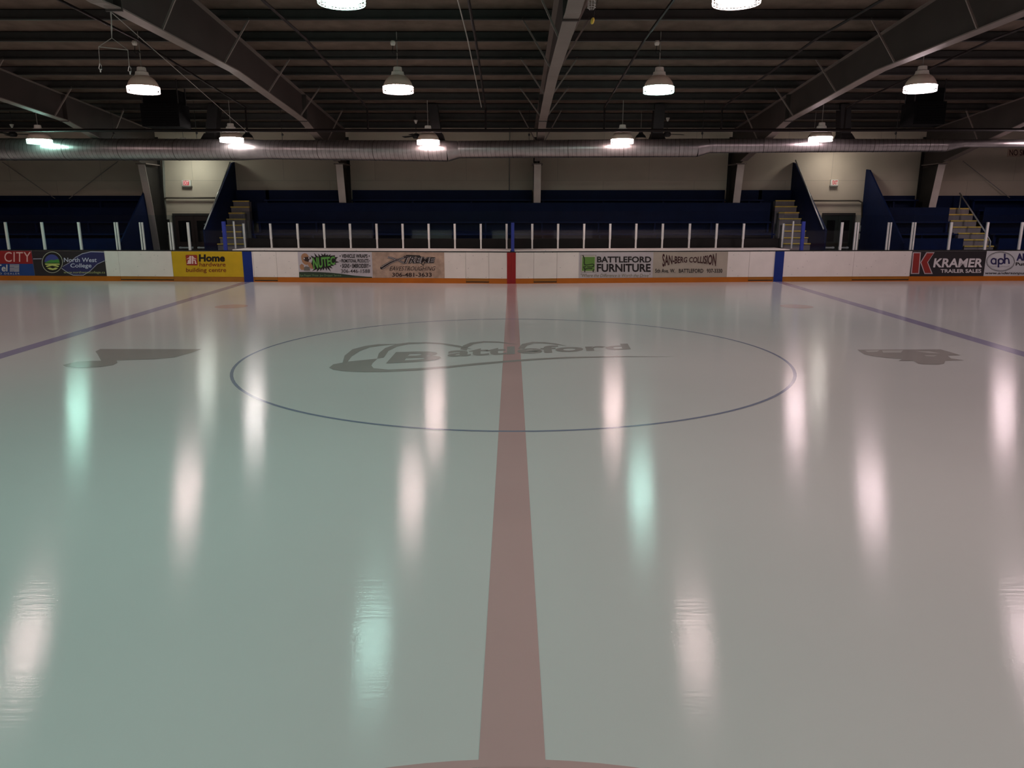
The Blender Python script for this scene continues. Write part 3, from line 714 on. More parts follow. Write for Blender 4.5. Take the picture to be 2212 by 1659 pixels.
# ------------------------------------------------------------------ steel frames
def frame(X, label, dz, half=0.125):
    bot = [(CENT, 5.70 + dz), (13.4, 5.73 + dz), (18.8, 5.69 + dz * 0.6), (24.65, 5.24), (29.1, 4.30)]
    col = [(29.1, 4.30), (29.42, 4.24), (29.72, 2.7), (30.05, -0.06)]
    t = thing('steel_frame', label, 'steel frame', (X, 30.3, -0.06), 'steel portal frames')
    out = [(CENT, purlin_z(CENT) - 0.015), (30.75, purlin_z(30.75) - 0.015), (30.75, 4.0)]
    web = [(y, z) for y, z in bot] + [(29.42, 4.24), (30.75, 4.1)] + [(30.75, purlin_z(30.75) - 0.02), (CENT, purlin_z(CENT) - 0.02)]
    mb = MB(); mb.prism([(X - 0.006, y, z) for y, z in web], (0.012, 0, 0), 1)
    for sgn in (1,):
        for a, b in zip(bot[:-1], bot[1:]): mb.bar((X, a[0], a[1]), (X, b[0], b[1]), 2 * half, 0.024)
        mb.bar((X, CENT, purlin_z(CENT) - 0.02), (X, 30.75, purlin_z(30.75) - 0.02), 2 * half * 0.9, 0.016)
    # splice plates
    for y, z0 in ((13.35, 5.68 + dz), (24.65, 5.2)): mb.box(X - half * 1.1, X + half * 1.1, y - 0.02, y + 0.02, z0, purlin_z(y) - 0.03, 1)
    part('rafter', mb, [STEEL, STEEL_DARK], t)
    # near half of the rafter, beyond the ridge towards the viewer
    mb = MB(); M = lambda y: 2 * CENT - y
    mb.prism([(X - 0.006, M(y), z) for y, z in web], (0.012, 0, 0), 1)
    for a, b in zip(bot[:-1], bot[1:]): mb.bar((X, M(a[0]), a[1]), (X, M(b[0]), b[1]), 2 * half, 0.024)
    part('rafter', mb, [STEEL, STEEL_DARK], t)
    mb = MB()
    mb.prism([(X - 0.006, y, z) for y, z in ((29.42, 4.24), (29.72, 2.7), (30.05, -0.06), (30.75, -0.06), (30.75, 4.1))], (0.012, 0, 0))
    for a, b in zip(col[1:-1], col[2:]): mb.bar((X, a[0], a[1]), (X, b[0], b[1]), 2 * half, 0.024, up=(0, 1, 0))
    mb.box(X - half, X + half, 30.73, 30.75, -0.06, 5.3)
    part('column', mb, COLUMN, t)
    mb = MB()
    for a, b in zip(col[1:-1], col[2:]):
        o_ = Vector((0, -0.022, 0)); mb.bar(Vector((X, a[0], a[1] - (0.05 if a is col[1] else 0))) + o_, Vector((X, b[0], b[1])) + o_, 2 * half + 0.02, 0.014, up=(0, 1, 0))
    part('column_cover', mb, COVER, t, label='pale painted front flange of the column')
    mb = MB(); mb.box(X - half * 1.6, X + half * 1.6, 29.36, 30.5, 4.20, 4.235); part('splice_plate', mb, STEEL, t)
    # flange braces up to the purlins
    for Yp in py:
        if Yp < 14.2 or Yp > 27.5 or round((Yp - 17.9) / 1.524) % 2: continue
        ks = [i for i in range(len(bot) - 1) if bot[i][0] <= Yp <= bot[i + 1][0]][0]
        a, b = bot[ks], bot[ks + 1]; z = a[1] + (b[1] - a[1]) * (Yp - a[0]) / (b[0] - a[0])
        for sx in (-1, 1):
            mb = MB(); mb.bar((X + sx * half * 0.9, Yp, z + 0.02), (X + sx * (half + 0.62), Yp - 0.02, purlin_z(Yp) + 0.03), 0.035, 0.035)
            part('flange_brace', mb, STEEL, t)
    return t
for X, lab, dz in ((-14.05, 'leftmost steel frame, its column beside the left exit', 0.0), (-6.55, 'steel frame second from left, column above the green-burst advert', 0.0), (0.97, 'middle steel frame, column just right of the centre line', -0.15), (8.68, 'steel frame fourth from left, column left of the right stairs', 0.02), (16.3, 'rightmost steel frame, column between the right exit and far right stairs', 0.04)):
    frame(X, lab, dz)

# ------------------------------------------------------------------ stands
WTOP = atY(1100, 411, WALLY).z
FRAMEX = (-14.05, -6.55, 0.97, 8.68, 16.3)
zs = atY(2000, 423, WALLY).z
def bleacher(x0, x1, label, ztop, front=BROWN):
    cuts = [x0]
    for fx in FRAMEX:
        if x0 + 0.3 < fx < x1 - 0.3: cuts += [fx - 0.17, fx + 0.17]
    cuts.append(x1); spans = list(zip(cuts[::2], cuts[1::2]))
    whole = [(x0, x1)]
    t = thing('bleacher', label, 'bleachers', ((x0 + x1) / 2, 28.2, 0), 'blue spectator stands')
    tiers = [(28.5, 1.22), (29.1, 1.66), (29.7, 2.1), (30.25, 2.5)]
    mb = MB(); mb.box(x0, x1, 28.42, 28.47, -0.06, 1.47); part('front_panel', mb, front, t)
    for k, (y, z) in enumerate(tiers):
        y1 = tiers[k + 1][0] if k < 3 else WALLY - 0.26
        mb = MB()
        for a, b in (spans if k > 1 else whole): mb.box(a, b, y, y1, z - 0.05, z); mb.box(a, b, y, y + 0.03, z - (0.44 if k else 0.9), z - 0.05)
        part('tier', mb, NAVY, t)
        mb = MB(); bx = min(y + 0.26, WALLY - 0.6) 
        for a, b in (spans if k > 1 else whole):
            mb.box(a + 0.02, b - 0.02, bx, bx + 0.3, z + 0.36, z + 0.41)
            nn = max(2, int((b - a) / 2))
            for q in range(nn + 1):
                xx = a + 0.1 + (b - a - 0.2) * q / nn; mb.box(xx - 0.03, xx + 0.03, bx + 0.1, bx + 0.2, z, z + 0.36)
        part('bench', mb, NAVY2, t)
    mb = MB()
    for a, b in spans: mb.box(a, b, WALLY - 0.25, WALLY - 0.2, 2.4, ztop)
    part('back_panel', mb, NAVY, t)
    mb = MB(); mb.box(x0, x1, 29.60, 29.64, 1.62, atY(0, 438 if ztop > zs + 0.1 else 448, 29.62).z); part('backrest', mb, NAVY, t)
    return t
XP = [atY(1714, 351, WALLY).x, atY(505.6, 350, WALLY).x]
XO = [atY(1872, 367, WALLY).x, atY(340, 367, WALLY).x]
zs = atY(2000, 423, WALLY).z
# aisle ends of the stands: partitions
def partition(X, y_top, label, pts, front_px):
    """upright blue side panel; pts are pixels along its sloping top, nearest last"""
    th = 0.06
    P = [(X, WALLY - 0.02, -0.06), (X, WALLY - 0.02, atY(0, y_top, WALLY).z)]
    for px, py_ in pts: p = atX(px, py_, X); P.append((X, p.y, p.z))
    P.append((X, P[-1][1], -0.06))
    mb = MB(); mb.prism(P, (th if X < 0 else -th, 0, 0)) if False else mb.prism([(x - th / 2, y, z) for x, y, z in P], (th, 0, 0))
    return solo('stand_partition', mb, PARTB, label, 'partition', 'blue end panels of the stands'), P
_, PR = partition(XP[0], 351, 'sloping blue end panel beside the right stairs', [(1719, 353), (1785, 497)], 0)
_, PL = partition(XP[1], 350, 'sloping blue end panel beside the left stairs', [(500, 352), (440, 497)], 0)
partition(XO[0], 366, 'sloping blue end panel right of the right exit', [(1879.5, 367), (1953, 525)], 0)
partition(XO[1], 366, 'sloping blue end panel left of the left exit', [(332.5, 367), (259, 525)], 0)
SX = 1.35
bleacher(XP[1] + 1.25, XP[0] - 1.25, 'wide blue spectator stand behind the middle boards', WTOP)
bleacher(-XW + 0.3, XO[1] - 0.05, 'blue spectator stand behind the left boards', zs, NAVY2)
# right stand interrupted by its stairs
XSr = atY(2036, 450, 30.4).x - 0.12
bleacher(XO[0] + 0.05, XSr - 0.05, 'short blue stand section between right exit and far right stairs', zs, NAVY2)
bleacher(XSr + 1.3, XW - 0.3, 'blue stand section right of the far right stairs', zs, NAVY2)
# blue back wall behind the stairs
for x0, x1, z, lab in ((XP[1] + 0.06, XP[1] + 1.38, WTOP, 'blue board on the wall above the left stairs'), (XP[0] - 1.38, XP[0] - 0.06, WTOP, 'blue board on the wall above the right stairs'), (XSr - 0.04, XSr + 1.28, zs, 'blue board on the wall above the far right stairs')):
    mb = MB(); mb.box(x0, x1, WALLY - 0.25, WALLY - 0.02, 2.0, z); solo('back_board', mb, NAVY, lab, 'wall board', 'blue boards above stairs')

def stairs(rows, label, side):
    Y0, runl = 30.4, 0.28
    p0 = atY((rows[0][0] + rows[0][1]) / 2, rows[0][2], Y0)
    t = thing('stairs', label, 'stairs', (p0.x, 29, -0.06), 'stairs up the stands')
    for k, (a, b, y) in enumerate(rows):
        Y = Y0 - runl * k
        A, B = atY(a, y, Y), atY(b, y, Y)
        if -12 < A.x < 12: A.x = max(A.x, XP[1] + 0.05); B.x = min(B.x, XP[0] - 0.05)
        yb = WALLY - 0.3 if k == 0 else Y + runl - 0.001
        if side < 0: hi, lo = max(B.x, A.x), A.x
        mb = MB(); mb.box(A.x, B.x, Y, yb, -0.06, A.z - 0.03); part('step', mb, STEP, t)
        mb = MB(); mb.box(A.x - 0.01, B.x + 0.01, Y - 0.025, Y + 0.06, A.z - 0.035, A.z + 0.012); part('nosing', mb, YELLOW, t, label='yellow step nosing')
    return t
stairs([(1676, 1723.5, 433), (1674.5, 1727, 445.7), (1683, 1731, 458.8), (1684, 1737.5, 472), (1691, 1742, 485), (1693, 1749, 498.5), (1690, 1754, 513), (1692, 1758, 525.8)], 'yellow edged stairs rising at the right of the middle stand', 1)
stairs([(495, 537, 434), (491.6, 538, 446.6), (486.6, 528, 459.8), (481.5, 529, 473), (476, 521, 486), (471.7, 521, 500), (464.5, 528, 513), (459.5, 527, 526.5)], 'yellow edged stairs rising at the left of the middle stand', -1)
stairs([(2036, 2094, 450), (2034.5, 2102, 463), (2054, 2109.5, 476.5), (2053.5, 2119.5, 490), (2070.6, 2129.4, 503.6), (2068, 2136.6, 517.5), (2083, 2145.7, 531.3)], 'yellow edged stairs with a handrail at far right', 1)
# handrails
def handrail(X, a, b, label, nb=(0.12, 0.5, 0.9), sx=1):
    A, B = atX(a[0], a[1], X), atX(b[0], b[1], X)
    t = thing('handrail', label, 'handrail', B, 'handrails by the stairs')
    mb = MB(); mb.tube([A, B], 0.024); part('rail', mb, RAIL, t, True)
    for k in nb:
        p = A.lerp(B, k); mb = MB(); mb.tube([p, p + Vector((-sx * 0.02, 0, -0.07)), p + Vector((-sx * 0.11, 0, -0.08))], 0.012, 6); part('bracket', mb, RAIL, t)
handrail(XP[0] - 0.10, (1718.5, 346), (1779, 495), 'pale handrail sloping down beside the right exit', sx=-1)
handrail(XP[1] + 0.10, (497, 350), (441, 495), 'pale handrail sloping down beside the left exit', sx=1)
Xh = atY(2112, 480, 28.9).x
A, B, B2 = atX(2073, 417, Xh), atX(2128, 500, Xh), atX(2139.5, 522, Xh)
t = thing('handrail', 'pale stand-alone handrail on the far right stairs', 'handrail', (Xh, B2.y, 1.0), 'handrails by the stairs')
mb = MB(); mb.tube([A, B, B2, Vector((Xh, B2.y, 0.9))], 0.026); part('rail', mb, RAIL, t, True)
pp = A.lerp(B, 0.06); mb = MB(); mb.tube([pp, Vector((pp.x, pp.y, pp.z - 1.0))], 0.024); part('upright', mb, RAIL, t, True)

# ------------------------------------------------------------------ doors, exit signs, fittings on the back wall
def door(name, x0, x1, ytop, m, label):
    A, B = atY(x0, ytop, WALLY), atY(x1, ytop, WALLY)
    t = thing(name, label, None, ((A.x + B.x) / 2, WALLY - 0.05, -0.06)); t['kind'] = 'structure'
    mb = MB(); w = 0.09
    mb.box(A.x, A.x + w, WALLY - 0.06, WALLY, -0.06, A.z); mb.box(B.x - w, B.x, WALLY - 0.06, WALLY, -0.06, A.z); mb.box(A.x + w, B.x - w, WALLY - 0.06, WALLY, A.z - w, A.z)
    part('door_frame', mb, DFRAME, t)
    xm = (A.x + B.x) / 2
    for a, b in ((A.x + w, xm - 0.005), (xm + 0.005, B.x - w)):
        mb = MB(); mb.box(a, b, WALLY - 0.045, WALLY, -0.05, A.z - w); l = part('door_leaf', mb, m, t)
        mb = MB(); mb.box(a + 0.08, b - 0.08, WALLY - 0.12, WALLY - 0.08, 0.98, 1.04); mb.box(a + 0.1, a + 0.15, WALLY - 0.09, WALLY - 0.045, 0.97, 1.05); mb.box(b - 0.15, b - 0.1, WALLY - 0.09, WALLY - 0.045, 0.97, 1.05)
        part('push_bar', mb, ALU, l)
        mb = MB(); mb.box(a + 0.12, b - 0.12, WALLY - 0.05, WALLY - 0.044, 1.25, A.z - w - 0.2); part('window_pane', mb, mat('dark_glass', (20, 20, 22), 0.1), l)
    return t
door('door_1', 373, 462, 461, DOORM, 'dark brown double door under the left exit sign')
door('door_2', 1776, 1847, 460, DOORG, 'dark green double door under the right exit sign')
def exit_sign(x0, y0, x1, y1, plate, ink, label):
    A, B = atY(x0, y1, WALLY - 0.1), atY(x1, y0, WALLY - 0.1)
    t = thing('exit_sign', label, 'exit sign', ((A.x + B.x) / 2, WALLY - 0.06, A.z), 'exit signs')
    mb = MB(); mb.box(A.x, B.x, WALLY - 0.1, WALLY, A.z, B.z); part('housing', mb, PLASTIC, t)
    mb = MB(); mb.box(A.x - 0.01, B.x + 0.01, WALLY - 0.105, WALLY, A.z - 0.03, A.z + 0.02); part('base_strip', mb, mat('grey_strip', (120, 116, 108), 0.5), t)
    place = lambda o: (lambda px, py: atY(px, py, WALLY - 0.1 - o))
    h = (y1 - y0); w = x1 - x0
    f = outline(t, 'face', [[(x0 + 1.6, y0 + 1.2), (x1 - 3.5 if plate[0] > plate[1] * 2 else x1 - 0.6, y0 + 1.2), (x1 - 3.5 if plate[0] > plate[1] * 2 else x1 - 0.6, y1 - 2.4), (x0 + 1.6, y1 - 2.4)]], place(0.004), mat('exit_face_%d' % plate[1], plate, 0.4, emit=0.25))
    lettering(f, 'EXIT', rect(x0 + (2.4 if plate[0] > plate[1] * 2 else 4.5), y0 + 2, x1 - (4.2 if plate[0] > plate[1] * 2 else 1.4), y1 - 3.4), place(0.008), mat('exit_ink_%d' % ink[1], ink, 0.4, emit=0.25), bold=0.03)
exit_sign(393.5, 389, 411.5, 402.5, (206, 40, 48), (238, 206, 206), 'small exit sign with a red face at left')
exit_sign(1794, 388, 1811, 402, (214, 206, 196), (196, 28, 38), 'small exit sign with red letters on white at right')
# no smoking notice at the right edge
A, B = atY(2176, 338.5, WALLY - 0.03), atY(2262, 321, WALLY - 0.03)
t = thing('notice_board', 'worn no smoking notice high on the wall at right edge', 'sign', ((A.x + B.x) / 2, WALLY - 0.02, A.z))
mb = MB(); mb.box(A.x, B.x, WALLY - 0.03, WALLY, A.z, B.z); part('panel', mb, mat('notice_tan', (196, 170, 150), 0.7), t)
lettering(t, 'NO SMOKING', rect(2180.5, 323, 2257, 336), lambda px, py: atY(px, py, WALLY - 0.034), mat('notice_ink', (64, 30, 30), 0.6), bold=0.01)
# conduits left of the left exit
mb = MB()
wy = WALLY - 0.05
mb.tube([atY(349.5, 300, wy), atY(355, 425, wy), atY(357.5, 474, wy)], 0.03); mb.tube([atY(352.5, 300, wy), atY(357, 425, wy), atY(359.5, 474, wy)], 0.02)
solo('conduit', mb, mat('conduit_paint', (150, 148, 138), 0.5), 'vertical pair of conduits on the wall beside the left exit', 'conduit', smooth=True)
mb = MB(); wy = WALLY - 0.1
mb.tube([atY(351, 455, wy), atY(349, 436, wy), atY(352, 429, wy), atY(360, 427.5, wy), atY(466, 427.5, wy)], 0.035)
solo('conduit', mb, mat('conduit_brown', (92, 82, 72), 0.5), 'brown pipe turning along the wall above the left door', 'conduit', smooth=True)
mb = MB(); mb.tube([atY(1757, 433.5, wy), atY(1855, 433.5, wy), atY(1862, 437, wy), atY(1862, 470, wy)], 0.03)
solo('conduit', mb, mat('conduit_brown', (92, 82, 72), 0.5), 'thin pipe along the wall above the right door', 'conduit', smooth=True)
A = atY(357, 474, wy); B = atY(367, 507, wy)
t = thing('meter_box', 'dark electrical box below the conduits beside the left exit', 'electrical box', (A.x, WALLY - 0.1, B.z))
mb = MB(); mb.box(A.x, B.x, WALLY - 0.2, WALLY, B.z, A.z); part('box', mb, DARK, t)
mb = MB(); mb.box(A.x + 0.02, B.x - 0.02, WALLY - 0.215, WALLY - 0.2, B.z + 0.05, A.z - 0.05); part('cover', mb, mat('cover_grey', (60, 60, 60), 0.5), t)
A = atY(1854, 487, WALLY); B = atY(1860, 516, WALLY)
for k, (p, q, lab) in enumerate(((487, 500, 'small pale box on the wall right of the right door, upper'), (504, 517, 'small pale box on the wall right of the right door, lower'))):
    A, B = atY(1855, p, WALLY), atY(1862, q, WALLY); mb = MB(); mb.box(A.x, B.x, WALLY - 0.08, WALLY, B.z, A.z); solo('wall_box', mb, PLASTIC, lab, 'wall box', 'pale boxes by the right door')
mb = MB(); mb.tube([atY(1101, 275, WALLY - 0.04), atY(1100, 414, WALLY - 0.04)], 0.02); solo('conduit', mb, mat('conduit_paint', (150, 148, 138), 0.5), 'thin vertical conduit on the wall above the centre', 'conduit')
for a, b, lab in (((5, 350), (119, 429), 'diagonal wall brace rod sloping down to the right at left edge'), ((255, 348), (149, 429), 'diagonal wall brace rod sloping down to the left of leftmost column'), ((2080, 348), (2181, 427), 'diagonal wall brace rod right of the rightmost column')):
    mb = MB(); mb.tube([atY(*a, 30.9), atY(*b, 30.72)], 0.014, 6); solo('brace_rod', mb, CABLE, lab, 'brace rod', 'wall brace rods')

# ------------------------------------------------------------------ duct
DY = 26.35
def dcen(px, y0, y1):
    a, b = atY(px, y0, DY), atY(px, y1, DY); return Vector((a.x, DY, (a.z + b.z) / 2)), (a.z - b.z) / 2 * 0.985
def duct_run(stations, label, ribs=True, step=0.142):
    """stations: (px, y top, y bottom) in the photograph"""
    P = [dcen(*s) for s in stations]
    t = thing('duct_section', label, 'air duct', (P[0][0] + P[-1][0]) / 2 - Vector((0, 0, max(p[1] for p in P))), 'sections of the long air duct')
    mb = MB(); sm = MB()
    L = P[-1][0].x - P[0][0].x
    pts, rr = [], []
    n = max(2, int(L / step)) if ribs else 6
    def samp(x):
        for (a, ra), (b, rb) in zip(P[:-1], P[1:]):
            if x <= b.x + 1e-6:
                k = (x - a.x) / max(1e-6, b.x - a.x); return a.lerp(b, k), ra + (rb - ra) * k
        return P[-1]
    for k in range(n + 1):
        c, r = samp(P[0][0].x + L * k / n); pts.append(c); rr.append(r)
    mb.tube(pts, rr, 36, caps=False)
    part('shell', mb, DUCT, t, True)
    if ribs:
        for k in range(1, n):
            c, r = pts[k], rr[k]
            if k % 13 == 0: w, rad = 0.010, 0.008
            else: w, rad = 0.0045, 0.0025
            ring_ = []; q0 = len(sm.v)
            for q in range(36):
                th = 2 * math.pi * q / 36
                for dx, dr in ((-w, 0.001), (0, rad), (w, 0.001)):
                    sm.v.append(c + Vector((dx + 0.05 * math.cos(th), (r + dr) * math.cos(th), (r + dr) * math.sin(th))))
            for q in range(36):
                q2 = (q + 1) % 36
                for j in (0, 1): sm.f.append((q0 + q * 3 + j, q0 + q * 3 + j + 1, q0 + q2 * 3 + j + 1, q0 + q2 * 3 + j)); sm.m.append(0)
        part('spiral_seam', sm, SEAM, t, True)
    return t
duct_run([(-330, 298, 347), (0, 298, 347), (520, 300, 347)], 'widest left section of the long round duct')
duct_run([(520, 300, 347), (572, 302, 344)], 'duct joint below the second lamp from left', ribs=False)
duct_run([(572, 302, 344), (640, 302, 345), (966, 303, 349.5)], 'duct section between the left joint and the centre reducer')
duct_run([(966, 303, 349.5), (990, 304, 342)], 'tapered duct reducer left of the centre frame', ribs=False)
duct_run([(990, 304, 342), (1505, 299, 339.5)], 'duct section across the centre of the hall')
duct_run([(1505, 299, 339.5), (1531, 299, 331)], 'tapered duct reducer left of the fourth frame', ribs=False)
duct_run([(1531, 299, 331), (2044, 300, 328)], 'narrower duct section in front of the right exit')
duct_run([(2044, 300, 328), (2080, 301, 319)], 'tapered duct reducer by the rightmost frame', ribs=False)
duct_run([(2080, 301, 319), (2500, 301, 319)], 'thinnest smooth duct section at the right edge', ribs=False)
def hanger(px, yt, label, yb):
    p = atY(px, yb, DY); t = thing('duct_hanger', label, 'duct hanger', p, 'hangers of the long duct')
    q = Vector((p.x, DY, roof_z(DY) - 0.02))
    mb = MB(); mb.tube([p, q], 0.008, 6); part('rod', mb, DARK, t)
    m_ = atY(px, yb - 12, DY); mb = MB(); mb.lathe([(0.004, -0.05), (0.035, -0.02), (0.035, 0.02), (0.004, 0.05)], m_, 10); part('turnbuckle', mb, DARK, t)
for px, yb, lab in ((246, 299, 'thin duct hanger rod behind the left heater'), (425, 299, 'thin duct hanger rod left of the second lamp'), (610, 303, 'thin duct hanger rod left of the second frame'), (1143, 303, 'thin duct hanger rod left of the middle frame'), (1517, 300, 'thin duct hanger rod right of the ceiling fan'), (1935, 300, 'thin duct hanger rod left of the right heater')):
    hanger(px, 250, lab, yb)
# risers that drop onto the duct from behind
def riser(px, w, yt, label, lean=0.0):
    a, b = atY(px - w / 2, 297, 27.1), atY(px + w / 2, 297, 27.1); zt = roof_z(27.3) - 0.012
    t = thing('duct_riser', label, 'duct riser', ((a.x + b.x) / 2, 27.1, a.z), 'risers feeding the long duct')
    mb = MB(); d = 0.10; l = lean
    mb.hexa([(a.x, 26.9, a.z - 0.1), (b.x, 26.9, a.z - 0.1), (b.x, 27.3, a.z - 0.1), (a.x, 27.3, a.z - 0.1), (a.x + l, 26.9, zt), (b.x + l, 26.9, zt), (b.x + l, 27.3, zt), (a.x + l, 27.3, zt)])
    part('shaft', mb, DARK, t)
    mb = MB(); mb.hexa([(a.x - d, 26.65, a.z - 0.16), (b.x + d, 26.65, a.z - 0.16), (b.x + d, 27.35, a.z - 0.16), (a.x - d, 27.35, a.z - 0.16), (a.x - 0.005, 26.88, a.z + 0.12), (b.x + 0.005, 26.88, a.z + 0.12), (b.x + 0.005, 27.32, a.z + 0.12), (a.x - 0.005, 27.32, a.z + 0.12)])
    part('boot', mb, DARK, t)
riser(458, 22, 250, 'dark square riser onto the duct right of the left exit', 0.2)
riser(946, 20, 254, 'dark square riser onto the duct behind the third lamp', -0.15)
riser(1418, 22, 250, 'dark square riser onto the duct beside the ceiling fan', 0.05)
riser(1822, 22, 252, 'dark square riser onto the duct behind the fifth lamp', -0.1)

# ------------------------------------------------------------------ pipes
PY = 24.9
z0 = atY(1106, 282, PY).z
mb = MB(); mb.tube([(-XW + 0.1, PY, atY(100, 281, PY).z), (0, PY, z0), (XW - 0.1, PY, atY(2100, 279, PY).z)], 0.05, 12)
solo('main_pipe', mb, PIPE, 'long brown sprinkler pipe running level across the hall', 'pipe', smooth=True)
def branch(px_end, y_end, px_top, label, r=0.03, m=PIPE, drop=True):
    e = atY(px_end, y_end, PY + 0.0)
    pts = []
    for Y in (PY, 18.0, 10.0): pts.append(Vector((e.x, Y, purlin_z(Y) - 0.35)))
    # straight run under the purlins; slight lateral drift so it meets the photographed line
    top_ = atY(px_top, 0, 15.66)
    for p in pts: p.x = e.x + (top_.x - e.x) * (PY - p.y) / (PY - top_.y)
    full = ([Vector((pts[0].x, PY, z0))] if drop else []) + pts
    mb = MB(); mb.tube(full, r, 8); return solo('branch_pipe', mb, m, label, 'pipe', 'branch pipes under the roof', smooth=False)
branch(530, 235, 160, 'dark branch pipe along the roof left of the second frame')
branch(793, 236, 585, 'dark branch pipe along the roof right of the second frame')
branch(1049, 250, 1015, 'dark branch pipe along the roof left of the middle frame')
branch(1306, 236, 1443, 'dark branch pipe along the roof right of the middle frame')
branch(1560, 236, 1878, 'dark branch pipe along the roof left of the fourth frame')
branch(1827, 240, 2330, 'dark branch pipe along the roof right of the fourth frame')
branch(1040, 235, 993, 'thin pale conduit along the roof beside the centre branch pipe', 0.014, CABLE, False)

# ------------------------------------------------------------------ lamps
def wire_ring(mb, r, z, n=28, w=0.004):
    pts = [(r * math.cos(2 * math.pi * k / n), r * math.sin(2 * math.pi * k / n), z) for k in range(n + 1)]
    mb.tube(pts, w, 4)
bell_mb = MB(); bell_mb.lathe([(0.165, 0.235), (0.215, 0.212), (0.272, 0.160), (0.318, 0.095), (0.346, 0.035), (0.358, 0.0), (0.364, -0.006), (0.362, -0.012), (0.345, -0.004), (0.31, 0.05), (0.19, 0.19), (0.10, 0.225)], n=32)
hous_mb = MB(); hous_mb.lathe([(0.0, 0.235), (0.172, 0.235), (0.172, 0.248), (0.16, 0.256), (0.146, 0.325), (0.112, 0.338), (0.10, 0.43), (0.085, 0.44), (0.0, 0.44)], n=24)
lens_mb = MB(); lens_mb.lathe([(0.345, -0.006), (0.342, -0.045), (0.32, -0.085), (0.26, -0.118), (0.14, -0.136), (0.0, -0.140)], n=28)
guard_mb = MB()
for z in (-0.015, -0.06, -0.105, -0.15): wire_ring(guard_mb, 0.372, z)
for r in (0.28, 0.18, 0.09): wire_ring(guard_mb, r, -0.16 if r < 0.25 else -0.157, 24)
for k in range(24):
    t_ = 2 * math.pi * k / 24; c_, s_ = math.cos(t_), math.sin(t_)
    guard_mb.tube([(0.372 * c_, 0.372 * s_, -0.01), (0.372 * c_, 0.372 * s_, -0.15), (0.28 * c_, 0.28 * s_, -0.157), (0.09 * c_, 0.09 * s_, -0.162)], 0.004, 4)
me_bell = bell_mb.mesh('reflector', smooth=True); me_bell.materials.append(LAMPB)
me_hous = hous_mb.mesh('ballast_housing', smooth=False); me_hous.materials.append(LAMPH)
me_lens = lens_mb.mesh('lens', smooth=True); me_lens.materials.append(LAMPB)
me_guard = guard_mb.mesh('wire_guard'); me_guard.materials.append(WIRE)
LC = {'p': lamp_mat('light_pink', (1.0, 0.74, 0.72)), 'w': lamp_mat('light_white', (1.0, 0.90, 0.88)), 'g': lamp_mat('light_green', (0.58, 1.0, 0.89), 0.95), 't': lamp_mat('light_teal', (0.52, 1.0, 0.83), 0.9),
      'm': lamp_mat('light_mauve', (1.0, 0.77, 0.81)), 'e': lamp_mat('light_exit_green', (0.93, 1.0, 0.90), 0.46), 'f': lamp_mat('light_exit_warm', (1.0, 0.93, 0.85), 0.38), 'n': None}
def lamp(loc, col, label, rod=True, cord=False, grp='hanging high bay lamps', size=1.0):
    loc = Vector(loc)
    t = thing('high_bay_lamp', label, 'ceiling lamp', loc, grp)
    for nm, me in (('reflector', me_bell), ('ballast_housing', me_hous), ('lens', me_lens), ('wire_guard', me_guard)):
        o = bpy.data.objects.new(nm, me); C.objects.link(o); o.parent = t
        if nm == 'lens' and LC[col]:
            o.material_slots[0].link = 'OBJECT'; o.material_slots[0].material = LC[col]
        if nm != 'lens' and col == 'n':
            o.material_slots[0].link = 'OBJECT'; o.material_slots[0].material = DARK
    zt = (roof_z(loc.y) - loc.z - 0.01) / size
    if rod:
        mb = MB(); mb.tube([loc + Vector((0, 0, 0.43)), loc + Vector((0, 0, zt))], 0.011, 8); part('hanger_rod', mb, CABLE, t)
    if cord:
        b = Vector((-0.09, -0.02, zt - 0.26)); mb = MB()
        mb.lathe([(0.0, -0.06), (0.05, -0.05), (0.065, 0.0), (0.05, 0.05), (0.0, 0.06)], loc + b, 12); part('junction_box', mb, LAMPH, t, True)
        mb = MB(); mb.tube([loc + b + Vector((0, 0, -0.05)), loc + b + Vector((-0.02, 0, -0.22)), loc + b + Vector((0.03, 0, -0.26)), loc + b + Vector((0.07, 0, -0.17)), loc + b + Vector((0.10, 0, -0.22))], 0.010, 6); part('power_cord', mb, CORD, t)
    return t
def at_lamp(px, py, Y): return atY(px, py, Y)
rowA = [(85, 303.5, 't', 'teal glowing hanging lamp at far left in front of the duct'), (500, 300, 'w', 'white hanging lamp in front of the duct near the left exit'), (925, 305, 'p', 'pinkish hanging lamp in front of the duct left of centre'), (1344, 303, 'p', 'pinkish hanging lamp in front of the duct right of centre'), (1773, 298, 'm', 'pinkish hanging lamp in front of the duct near the right exit')]
rowB = [(309.5, 186, 'p', 'middle row lamp at left, below the trapeze hook'), (860, 185.5, 'p', 'middle row lamp left of the middle frame'), (1423, 186, 'g', 'greenish middle row lamp right of the middle frame'), (1988.5, 183.5, 'm', 'middle row lamp at right in front of the heater')]
rowC = [(737, 4, 'g', 'nearest lamp cut by the top edge, left of centre'), (1592, 4, 'p', 'nearest lamp cut by the top edge, right of centre')]
for px, y, c, l in rowA: lamp(at_lamp(px, y - 3, 25.6), c, l)
for px, y, c, l in rowB: lamp(at_lamp(px, y + 0.5, 19.4), c, l, cord=True)
for px, y, c, l in rowC: lamp(at_lamp(px, y - 18, 12.8), c, l)
